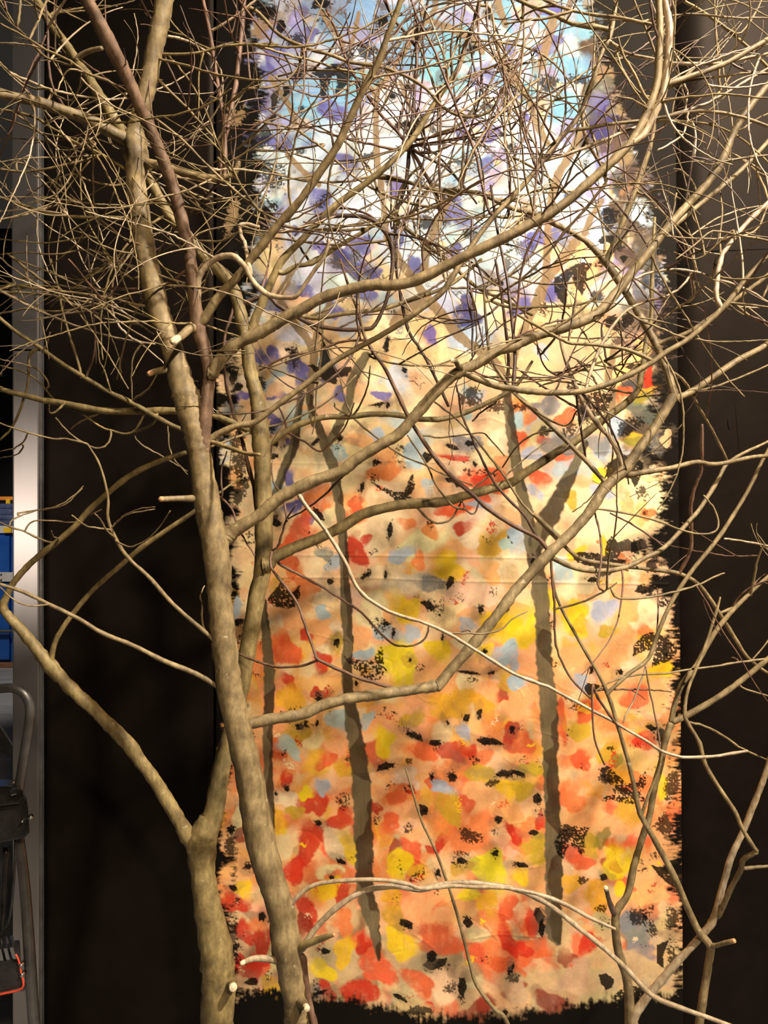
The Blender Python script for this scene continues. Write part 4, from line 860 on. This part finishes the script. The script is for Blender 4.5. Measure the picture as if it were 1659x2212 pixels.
limb3('C1c', 'C1', 'branch', 'bark', 1.6, "1312 1500 5 1320 1490 4.5 1356 1457 4.5 1400 1423 4.5 1420 1370 4.5 1450 1302 4.5 1491 1238 4.5 1548 1167 4.5 1592 1100 4 1622 1048 4 1649 991 3.5 1690 920 3")
stub('C1', 'bark', "1532 2044 6 1548 2042 5 1565 2037 5 1583 2033 5", 'cutbrown', 0.001)
stub('C3', 'dark', "1328 1975 7 1319 1955 6 1313 1935 5 1309 1920 5", 'cut', 0.002)
tree('E', 'sapling', 'single whip-thin shoot rising bare in front of the red leaves', 'sapling', 1180, 2700, 1.5)
limb3('E', None, 'trunk', 'bark', 1.5, "1190 %f 7 1150 2380 5.5 1097 2212 4.8 1067 2179 4.5 1030 2128 4.2 1016 2084 4 999 2017 3.6 982 1956 3.4 962 1895 3 938 1831 2.8 911 1774 2.6 891 1709 2.2 876 1659 1.6" % fy(1.5), 'E', 1.5, 5, 8, 0.03)

# ---- traced twigs
TW = [
 ('bark', 3.2, 1.8, "1514 843 1571 826 1659 789 1720 760"), ('bark', 3.4, 2.2, "1571 994 1538 927 1514 887 1491 843 1467 813 1437 796"),
 ('red', 4, 3, "1467 1238 1487 1201 1494 1167 1492 1100 1500 1056 1514 1021 1516 998 1517 917"), ('bark', 3, 2, "1575 345 1605 341 1659 335 1720 325"),
 ('bark', 4, 3, "1228 283 1336 266 1403 259 1487 242 1530 241 1588 249 1659 273 1720 300"), ('pale', 4, 3, "1177 347 1241 327 1319 297 1386 270 1470 242 1521 226 1571 199 1659 148 1720 110"),
 ('pale', 4.2, 3, "1319 91 1356 115 1417 128 1454 136 1538 138 1588 131 1659 116 1720 100"), ('olive', 5.5, 4, "1312 62 1235 50 1194 30 1120 0 1080 -25"),
 ('bark', 3.6, 2.8, "1417 55 1342 39 1241 24 1177 0 1150 -20"), ('bark', 3.2, 2.2, "1235 24 1180 40 1134 43 1090 52"), ('bark', 3, 2.2, "1417 121 1390 50 1369 0 1360 -30"),
 ('bark', 2.4, 1.8, "1452 72 1459 34 1452 0 1448 -30"), ('olive', 3.6, 3, "1474 0 1521 27 1571 64 1619 104 1659 145 1720 210"), ('bark', 2.8, 2, "1561 55 1602 71 1645 0 1660 -30"),
 ('pale', 6, 5, "1558 664 1548 644 1549 610 1551 584 1561 550 1578 525 1605 491 1659 438 1710 390"), ('pale', 3, 2.4, "1366 604 1403 589 1454 582 1504 587 1541 601 1605 621 1659 654 1710 690"),
 ('bark', 3, 2.4, "1585 654 1619 681 1659 698 1710 712"), ('pale', 4, 2.4, "1268 829 1299 745 1342 681 1386 654 1437 641 1470 621 1494 590"), ('bark', 3, 2, "1309 585 1268 604 1201 614 1150 610 1100 597"),
 ('olive', 3.6, 2.6, "1289 644 1252 658 1201 661 1150 664 1100 664 1060 650"), ('olive', 4.5, 3, "1120 681 1174 712 1211 732 1235 742 1289 745 1353 755 1403 776"), ('dark', 3, 2.4, "1265 991 1258 947 1248 880 1245 840"),
 ('bark', 6, 5, "1415 745 1430 739 1487 718 1551 675 1588 648 1625 621 1659 594 1720 540"), ('pale', 4.5, 3.2, "641 1060 661 1092 702 1144 743 1208 770 1266 803 1299 854 1326 922 1347 972 1370 1023 1401 1110 1455 1184 1484 1268 1528 1336 1565 1403 1605 1437 1626 1487 1636 1555 1632 1615 1622"),
 ('red', 3.2, 2, "590 1205 610 1222 650 1243 700 1270 740 1296 780 1322 815 1360 845 1388 870 1396 900 1392 920 1375 927 1350"), ('red', 4, 3, "588 1190 585 1225 620 1270 645 1310 663 1362 680 1410 690 1426 760 1458 805 1474 850 1486"),
 ('red', 3, 2.4, "690 1426 655 1437 610 1442 570 1434 545 1425 515 1412"), ('bark', 2.4, 1.6, "960 1366 1000 1368 1050 1368 1085 1358 1105 1338 1140 1320"), ('dark', 2, 1.4, "983 1368 1000 1364 1012 1362 1018 1368"),
 ('bark', 2.6, 1.8, "1285 1494 1316 1474 1369 1459 1437 1454 1538 1440 1600 1430 1659 1423"), ('red', 3.2, 3, "1285 1494 1300 1520 1332 1565"), ('red', 2.6, 2.2, "1280 1480 1279 1518 1285 1598 1306 1652"),
 ('red', 3.2, 2.4, "1190 1205 1194 1262 1198 1315 1198 1370 1208 1417 1235 1467 1279 1511"), ('bark', 2.6, 1.8, "1201 1315 1252 1302 1302 1279 1333 1258"), ('bark', 2.6, 2, "1336 1292 1403 1290 1450 1280 1504 1265 1535 1250 1565 1238"),
 ('red', 2.6, 2, "1285 1107 1295 1150 1299 1201 1292 1262 1302 1275"), ('bark', 2.8, 1.8, "1285 1100 1302 1100 1403 1120 1470 1144 1521 1154 1548 1144 1550 1117 1538 1092 1520 1070"), ('red', 2.6, 2, "1318 1108 1360 1130 1400 1155 1432 1180"),
 ('bark', 3, 2, "1487 1560 1521 1568 1571 1595 1605 1618 1659 1642"), ('pale', 2.6, 2.2, "1565 1164 1600 1168 1659 1179 1710 1185"), ('bark', 3.2, 2.2, "1622 1285 1630 1240 1639 1201 1652 1174"), ('bark', 3.6, 3, "1556 1325 1590 1308 1612 1292"),
 ('bark', 2.4, 1.6, "1605 1487 1640 1498 1680 1510"), ('dark', 2.2, 1.4, "1597 1432 1590 1423 1580 1420"), ('red', 2.2, 1.4, "1415 1400 1422 1330 1420 1270"), ('red', 2.2, 1.6, "1395 1440 1405 1500 1420 1570 1425 1610"), ('pale', 2.4, 1.8, "1395 1440 1370 1510 1352 1545 1346 1562"),
 ('bark', 3, 1.4, "456 1380 439 1353 436 1303 432 1289 442 1265"), ('bark', 2.4, 1.4, "236 1144 210 1140 189 1137 170 1125 155 1113"), ('bark', 2.4, 1.4, "240 1140 260 1120 280 1110 334 1100"), ('bark', 2.2, 1.2, "250 1168 277 1181 300 1175 324 1161 350 1130 368 1103"),
 ('bark', 2.4, 1.4, "250 1164 230 1145 215 1120 205 1110"), ('bark', 2.6, 1.6, "128 1169 101 1170 51 1147 20 1138 0 1128 -30 1115"), ('bark', 2, 1.4, "55 1146 62 1133 85 1124 160 1128 175 1120 220 1100"), ('bark', 2, 1, "126 1165 115 1158 111 1147"), ('bark', 2.4, 1.4, "105 1306 60 1308 25 1292 0 1268"),
 ('bark', 2, 1.2, "25 1125 50 1112 90 1100 140 1090 180 1050"), 
 # left fan of arcs
 ('bark', 3.4, 2, "318 662 253 648 203 638 152 631 84 624 34 614 0 607 -40 600"), ('bark', 3.2, 2, "325 686 270 668 220 658 162 648 111 638 50 632 0 631 -40 632"), ('pale', 3.2, 2, "335 743 287 736 236 726 189 712 135 692 84 672 44 651 0 628 -40 605"),
 ('bark', 3, 2, "216 655 190 662 135 672 100 672 60 667 0 677 -40 680"), ('olive', 3, 1.8, "307 618 280 600 257 584 235 560 220 530"), ('red', 4, 2, "400 585 365 611 317 624 270 624 236 621"), ('red', 3.2, 2, "148 560 170 585 186 607 205 628 222 648"),
 ('bark', 3, 1.8, "332 722 300 700 260 680 236 672 190 650"), ('olive', 3.4, 2, "176 815 165 770 148 720 135 670 125 620 110 560"), ('dark', 3, 2, "190 803 205 750 202 680 195 600 190 550"), ('bark', 2.8, 1.6, "252 820 270 740 290 680 310 640"), ('bark', 2.4, 1.4, "285 863 284 800 290 765 305 745"),
 ('bark', 2.6, 1.4, "290 862 320 840 335 815 340 800"), ('bark', 2.2, 1.4, "240 850 225 800 215 780 210 730"), ('olive', 2.8, 1.6, "315 890 285 935 240 930 215 920 170 890 120 865 80 820 40 800 0 790"), ('olive', 3.4, 2, "340 895 330 915 300 932 285 935"), ('bark', 2.4, 1.6, "288 940 305 960 340 980 375 1000 405 1018"),
 ('bark', 2.6, 1.6, "240 933 235 955 215 968 190 962 150 935 120 902"), ('bark', 2.4, 1.4, "145 948 115 948 60 935 0 915 -40 905"), ('bark', 2.2, 1.4, "362 920 365 960 375 990 405 1025"), ('olive', 3.6, 2, "0 950 25 925 45 880 60 830 64 770"), ('bark', 2.4, 1.4, "152 928 160 920 185 905 210 895"), ('olive', 3, 1.4, "106 875 106 888 112 892 125 885 140 870"),
 ('bark', 2.4, 1.2, "105 830 85 800 55 788 20 780 0 775"), ('pale', 2.8, 1.4, "92 760 100 745 105 730 108 718"), ('bark', 2.2, 1.4, "178 1055 150 1078 110 1098 70 1104 40 1108"), ('bark', 2, 1.2, "335 1095 300 1100 272 1112 250 1130"), ('bark', 2, 1.2, "0 975 30 968 50 955"), ('bark', 2, 1.2, "0 990 35 982 50 965"),
 # upper left
 ('red', 5, 4, "486 380 486 290 480 236 466 152 453 68 439 0 430 -40"), ('red', 6, 5, "476 388 480 321 500 236 517 118 527 0 532 -40"), ('dark', 3.4, 2.4, "405 236 392 203 365 145 348 101 331 51 304 0 290 -30"), ('olive', 3.2, 2.4, "340 116 422 115 490 98 560 95 600 95"),
 ('bark', 3, 2, "340 126 405 142 473 162 560 174 620 172"), ('bark', 3.6, 2.6, "330 155 341 169 372 203 405 233 439 274 480 314"), ('bark', 3.2, 2.4, "318 240 328 250 388 297 439 348 480 388 560 453 610 480"), ('olive', 3.6, 2.4, "290 470 203 470 135 466 68 449 0 426 -40 412"), ('bark', 3.2, 2.4, "285 210 270 206 236 176 189 159 152 132 101 108 51 78 0 51 -40 30"),
 ('bark', 2.8, 2, "152 140 101 125 61 84 30 50 0 0"), ('bark', 2.8, 1.8, "111 195 68 189 27 162 0 135 -30 110"), ('olive', 4, 3, "285 375 270 365 209 328 162 307 118 280 74 253 34 243 0 236 -40 225"), ('bark', 3, 2, "219 334 189 345 118 361 51 371 0 365 -30 360"), ('dark', 3, 2.4, "162 257 142 233 115 193 105 135 103 60 98 0"), ('bark', 2.6, 1.8, "200 305 100 290 50 270 0 255"),
 ('olive', 3.4, 2, "105 35 125 20 140 0 150 -30"), ('bark', 2.4, 1.4, "178 155 150 150 130 180 125 195"), ('bark', 2.2, 1.4, "176 160 170 190 160 210 150 218 130 210 110 198"), ('bark', 2.2, 1.4, "212 200 222 235 228 260 222 280"), ('bark', 2.2, 1.4, "190 50 140 25 110 5"), ('olive', 2.6, 1.6, "345 425 310 428 280 440"),
 ('bark', 2.4, 1.6, "142 500 128 440 122 390 145 340 170 300"), ('bark', 2.4, 1.6, "150 300 165 340 150 385 120 420 60 440"), ('bark', 2.6, 1.6, "330 505 290 530 250 500 200 460 150 420 100 380 40 350"), ('bark', 2.4, 1.4, "318 545 265 545 200 520 160 480 130 450"), ('bark', 2.4, 1.4, "300 590 250 560 190 540 120 550 60 545 0 550"),
 ('bark', 2.6, 1.6, "430 520 480 520 520 500 560 505 600 520"), ('bark', 2.8, 1.6, "385 400 430 425 460 430 520 425 560 420"), ('bark', 2.6, 1.6, "375 400 420 440 450 460 500 480 560 500"), ('bark', 2.4, 1.4, "408 520 440 500 480 490 530 485"), ('bark', 2.4, 1.4, "420 640 470 620 510 625 560 640"), ('olive', 3, 1.6, "440 700 480 715 520 728"), ('bark', 2.4, 1.4, "445 760 490 758 530 758"),
 # centre, in front of the painted sky
 ('bark', 3.8, 3, "550 20 607 78 668 105 712 118 759 135 820 144 871 162 922 193 955 230 993 250 1036 250 1066 232 1080 205 1084 189"), ('red', 4.2, 2.6, "705 20 729 74 749 132 780 186 820 243 854 280 884 318 918 375 942 419 952 459"), ('red', 3.6, 2.4, "888 0 908 51 935 101 959 162 982 220 1006 280 1030 338 1043 405 1057 456"),
 ('dark', 4.4, 3.4, "880 310 884 300 891 253 898 169 900 101 898 47 897 20"), ('dark', 4, 3, "884 321 878 388 865 435 854 466 853 510 854 560 864 628 874 685 888 726 915 766 942 820 969 878"), ('dark', 3.6, 2.6, "900 95 912 60 925 0 930 -30"), ('dark', 3.4, 2.4, "900 105 880 75 850 40 830 0"),
 ('bark', 3, 2, "601 165 661 152 719 153 752 152"), ('bark', 2.8, 1.8, "524 193 560 190 592 187 624 169 648 135 652 100"), ('bark', 3, 2.2, "550 260 601 270 638 280 668 300 702 324 752 371 803 405 854 429 921 446"), ('bark', 2.8, 2, "550 325 618 325 685 314 700 312"), ('bark', 3, 2, "550 344 601 375 668 392 752 392 803 381 854 385 921 405 980 420"),
 ('bark', 3.2, 2, "500 440 560 470 601 483 651 495 720 498 780 495 830 480"), ('bark', 3, 2, "520 500 580 512 640 520 700 527 760 528 830 520"), ('bark', 2.8, 2, "515 485 560 498 620 500 690 495 740 490 800 478"), ('pale', 5, 3.4, "542 590 535 560 530 530 520 505 518 487 530 483 560 490"), ('olive', 3.6, 2.6, "560 455 540 430 520 400 500 370 470 340"),
 ('red', 3, 1.6, "785 320 780 280 779 235 770 180"), ('dark', 2.6, 1.6, "845 490 845 420 846 360"), ('red', 2.8, 1.8, "948 190 952 260 950 330 951 400 955 450 958 480"), ('bark', 3, 2, "905 95 925 150 945 210 946 260 948 330 950 420"), ('pale', 3.4, 2.4, "995 420 998 380 1000 330 1003 290"), ('pale', 3, 2, "965 150 968 190 958 120 950 100"),
 ('bark', 3, 2, "845 470 900 472 950 475 1000 472 1060 468 1110 472"), ('olive', 5, 3.6, "858 482 900 510 930 535 965 560 1000 595 1030 620 1070 640 1110 660 1150 680"), ('dark', 3.4, 2.2, "885 318 920 340 960 360 1000 400 1030 440"), ('red', 2.8, 1.8, "885 325 930 330 980 310 1040 260"), ('bark', 2.8, 1.8, "890 320 940 290 990 270 1040 210 1080 140 1100 80"),
 ('bark', 3, 2, "1060 20 1070 80 1085 140 1095 220 1105 300 1115 360"), ('bark', 2.6, 1.8, "1130 0 1125 60 1100 110 1070 140 1040 150"), ('pale', 3, 2, "1115 410 1090 300 1100 250 1120 180 1132 80 1128 0"), ('red', 2.8, 1.8, "1150 480 1155 420 1160 330 1150 260"), ('dark', 2.8, 1.8, "1180 450 1165 380 1140 300 1110 200 1060 100 1050 0"), ('dark', 3, 2, "1170 395 1168 300 1160 220 1170 120"),
 ('bark', 2.8, 1.8, "1190 440 1220 400 1240 350 1270 300"), ('bark', 2.6, 1.6, "1103 180 1150 220 1210 260 1240 280"), ('bark', 2.6, 1.6, "1110 340 1180 380 1240 430 1300 480 1370 545"), ('pale', 3.6, 2, "1100 620 1130 600 1180 550 1230 490 1290 420 1310 390"), ('red', 3, 2, "1110 720 1120 640 1125 590 1140 540 1170 480"), ('dark', 4.4, 2.6, "1108 840 1112 780 1107 700 1095 600 1075 500 1060 400"),
 ('dark', 4, 2.6, "1095 845 1098 770 1090 690 1080 620 1070 560"), ('dark', 3, 2, "1020 770 1020 700 1010 640 1015 560 1020 480"), ('red', 2.6, 1.6, "1045 755 1035 700 1025 660 1015 620"), ('bark', 2.6, 1.6, "800 770 850 785 900 790 950 790 980 790"), ('bark', 2.6, 1.6, "560 790 600 800 650 820 685 828"), ('red', 3, 2, "560 800 620 770 680 760 730 740 780 735"),
 ('bark', 2.8, 1.6, "560 925 610 915 670 890 710 865 740 840 770 810"), ('red', 2.8, 1.8, "620 932 612 900 602 880"), ('red', 2.6, 1.6, "632 940 660 955 690 975 710 960 740 930 755 900 765 870"), ('bark', 2.6, 1.4, "755 900 740 890 725 880 722 870"), ('bark', 2.4, 1.4, "760 898 745 860 735 820"), ('bark', 2.6, 1.6, "765 895 780 870 795 830 800 790"), ('bark', 2.4, 1.6, "760 900 820 950 870 985 920 1005 970 1030 1020 1048"),
 ('red', 3, 1.6, "640 1090 620 1120 610 1150 600 1180"), ('red', 3, 1.8, "620 1122 660 1100 700 1070 740 1030 775 1000"), ('red', 2.6, 1.6, "587 1000 590 1040 610 1070 617 1100 620 1125"), ('bark', 2.6, 1.8, "900 1095 935 1128 970 1125 985 1105 1000 1080 1035 1045 1080 1010"), ('dark', 2.4, 1.6, "1000 1085 1010 1105 1025 1108 1035 1085"), ('dark', 3.4, 2, "985 828 992 860 995 890 1010 925 1035 980 1060 1030 1090 1070 1130 1110 1160 1160"),
 ('bark', 3, 2, "938 868 980 900 1020 940 1060 990 1090 1030 1130 1090 1160 1120"), ('bark', 2.6, 1.6, "880 940 900 970 925 1010 940 1045 975 1090 1000 1100"), ('bark', 2.4, 1.4, "915 940 950 945 1000 940 1040 935 1060 950 1090 985"), ('dark', 2.6, 1.6, "1070 870 1040 890 1020 910"), ('bark', 2.4, 1.6, "1085 1010 1120 960 1160 935 1200 930"), ('bark', 2.4, 1.4, "1095 1025 1140 985 1180 955"),
 ('bark', 3, 1.8, "1110 850 1160 890 1220 920 1248 885"), ('red', 3, 1.8, "1245 880 1210 860 1150 820 1110 790"), ('olive', 3.2, 2, "1165 835 1220 815 1290 785 1350 765 1400 750"), ('dark', 2.6, 1.6, "1160 740 1175 790 1210 815 1230 815"), ('bark', 2.4, 1.4, "1232 810 1265 795 1262 785 1230 770"), ('dark', 2.6, 1.8, "1310 780 1305 750 1300 700 1330 680"), ('dark', 2.4, 1.6, "1345 790 1343 730 1335 690"),
 ('red', 5, 3, "587 950 560 1110 548 1050 530 980 520 940 500 880 485 800 485 730 505 660 510 600"), ('red', 3, 2, "470 1070 500 1100 520 1150 550 1200"), ('dark', 2.6, 1.6, "480 1070 478 1020 490 975"), ('olive', 2.8, 2, "468 1070 500 1045 522 1033"), ('bark', 3.2, 2.4, "456 965 507 945 540 935"), ('olive', 5, 4, "456 955 490 965 527 979 560 982"),
 ('bark', 2.8, 1.8, "1460 560 1500 530 1540 500 1600 510 1659 520"), ('bark', 2.8, 1.6, "1440 510 1500 515 1560 515 1630 500 1659 440"), ('bark', 2.6, 1.6, "1455 545 1500 560 1530 545 1580 500"), ('bark', 2.6, 1.6, "1555 410 1560 460 1555 520 1560 560"), ('bark', 2.6, 1.6, "1510 440 1500 400 1475 370 1455 365"), ('bark', 2.4, 1.6, "1390 420 1430 410 1470 430"), ('pale', 2.8, 1.8, "1500 340 1503 300 1498 270 1485 258"), ('dark', 3, 2, "1480 445 1490 380 1500 300 1505 250"), ('bark', 2.4, 1.4, "1500 345 1530 355 1560 350"),
 ('pale', 2.6, 1.8, "1485 262 1475 290 1440 315 1420 325"), ('pale', 2.4, 1.6, "1480 238 1485 200 1478 180"), ('bark', 2.6, 1.4, "1540 215 1560 190 1580 162"), ('dark', 2.4, 1.6, "1425 215 1470 210 1510 195 1537 165"), ('olive', 3.6, 2, "1395 212 1370 160 1345 115 1335 80"), ('olive', 3.2, 2, "1410 212 1380 200 1350 160 1330 110"), ('bark', 2.6, 1.4, "1400 235 1365 215 1332 208"), ('bark', 2.6, 1.6, "1580 330 1610 350 1640 380 1659 430"), ('bark', 2.4, 1.4, "1600 280 1630 260 1659 245"), 
 ('bark', 2.6, 1.6, "1505 585 1500 560 1495 520 1480 480"), ('bark', 2.4, 1.6, "1494 590 1500 640 1470 660 1430 690"), ('bark', 2.4, 1.6, "1590 670 1610 680 1605 640 1620 600"), ('bark', 2.4, 1.4, "1437 645 1400 620 1370 600"), ('bark', 2.6, 1.4, "1540 600 1545 560 1570 540"), ('red', 2.2, 1.4, "1300 680 1280 640 1260 600"), ('bark', 2.2, 1.4, "1400 560 1420 520 1450 470 1460 420"),
]
for mt, r0, r1, s in TW:
    twig(r0, r1, s, mt, random.uniform(-0.10, 0.12))

# ---- the finer untraced twigs: each grows from a limb that stands, bends and forks
FINE = []
def grow(bid, k, L, ang, r0, mat, nf):
    B = BR[bid]; pp = B['pts'][k]
    n = max(4, int(L / 22)); p = [(pp[0], pp[1])]; a = ang; curl = random.gauss(0, 0.075)
    for i in range(n):
        a += curl + random.gauss(0, 0.06); s_ = L / n
        p.append((p[-1][0] + math.cos(a) * s_, p[-1][1] + math.sin(a) * s_))
    p = np.array(p); rad = np.linspace(r0, max(0.8, r0 * 0.45), len(p))
    Y0 = pp[3]; Y1 = min(max(Y0 + random.gauss(0, 0.12), 0.95), 1.90)
    extra = []
    for q in range(nf):
        i = random.randint(1, len(p) - 2); t = i / (len(p) - 1); Yq = Y0 + (Y1 - Y0) * t
        d = p[i + 1] - p[i]; b = math.atan2(d[1], d[0]) + random.choice((-1, 1)) * random.uniform(0.35, 0.85)
        l2 = L * random.uniform(0.2, 0.6) * (1.1 - t * 0.5); pts = [(p[i][0], p[i][1])]; c2 = random.gauss(0, 0.13)
        for j in range(5):
            b += c2; pts.append((pts[-1][0] + math.cos(b) * l2 / 5, pts[-1][1] + math.sin(b) * l2 / 5))
        pts = np.array(pts); rr = np.linspace(rad[i] * 0.75, 0.75, 6)
        yy = np.linspace(Yq, min(Yq + random.gauss(0, 0.05), 1.92), 6)
        extra.append(crom(np.hstack([pts, rr[:, None], yy[:, None]]), 2))
    FINE.append((L * (1 + 0.3 * nf) * r0, p, rad, Y0, Y1, bid, mat, extra))

ZONES = [   # x0, x1, y0, y1, how many, direction bias (radians), spread, materials
    (0, 470, 0, 330, 46, 0.6, 1.6, ('bark', 'pale', 'olive', 'red', 'pale')),
    (0, 470, 330, 760, 60, 3.3, 0.9, ('bark', 'pale', 'olive', 'pale')),
    (470, 760, 0, 420, 46, -0.9, 1.3, ('bark', 'red', 'dark', 'olive')),
    (760, 1160, 0, 420, 92, -1.1, 1.1, ('red', 'dark', 'bark', 'red', 'pale')),
    (560, 1160, 420, 800, 56, -0.8, 1.4, ('red', 'dark', 'bark', 'pale')),
    (1150, 1430, 0, 420, 44, -0.9, 1.3, ('red', 'dark', 'bark', 'olive')),
    (1150, 1430, 420, 860, 34, -0.6, 1.5, ('dark', 'bark', 'bark')),
    (1430, 1659, 0, 700, 40, -0.7, 1.6, ('bark', 'pale', 'pale', 'dark')),
    (1180, 1640, 860, 1500, 8, -0.4, 1.6, ('bark', 'red')),
]
POOL = [(bid, k) for bid, B in BR.items() if B['lvl'] >= 0 for k in range(2, len(B['pts']) - 1)]
for (x0, x1, y0, y1, cnt, bias, spread, mats) in ZONES:
    cand = [(b, k) for b, k in POOL if x0 <= BR[b]['pts'][k][0] < x1 and y0 <= BR[b]['pts'][k][1] < y1 and BR[b]['pts'][k][2] < 12.5]
    if not cand: continue
    for i in range(cnt):
        bid, k = random.choice(cand)
        L = random.uniform(130, 430)
        grow(bid, k, L, bias + random.uniform(-spread, spread) + (math.pi if random.random() < 0.25 else 0), random.uniform(1.6, 3.1), random.choice(mats), random.randint(1, 3))

# the largest of them stand as twigs of their own; past 300 on one tree the finest are one part
COUNT = {k: sum(1 for o in e.children_recursive if o.name.startswith('twig')) for k, e in TREES.items()}
REST = {}
for (size, p, rad, Y0, Y1, bid, mat, extra) in sorted(FINE, key=lambda t: -t[0]):
    tid = BR[bid]['tree']
    if COUNT[tid] < 300:
        COUNT[tid] += 1
        limb3_arr(p, rad, Y0, Y1, bid, mat, 3, extra, keep=False)
    else:
        REST.setdefault(tid, []).append((p, rad, Y0, Y1, mat, extra))
for tid, rows in REST.items():
    e = TREES[tid]; V = []; f = []; mi = []; names = sorted({r[4] for r in rows})
    for (p, rad, Y0, Y1, mat, extra) in rows:
        t = np.linspace(0, 1, len(p)); arr = crom(np.hstack([p, rad[:, None], (Y0 + (Y1 - Y0) * t)[:, None]]), 3)
        for a in [arr] + extra:
            V2, f2 = tube_data(to_world(a), a[:, 2] * a[:, 3] / F, 5, 9, 0.05); o_ = len(V)
            V += [(x - e.location.x, y - e.location.y, z) for x, y, z in V2]
            f += [tuple(i + o_ for i in q) for q in f2]; mi += [names.index(mat)] * len(f2)
    me = mesh_from('fine_twigs', V, f); o = link('fine_twigs', me, None, e)
    for n_ in names: me.materials.append(M[n_])
    me.polygons.foreach_set('material_index', mi); o['kind'] = 'stuff'
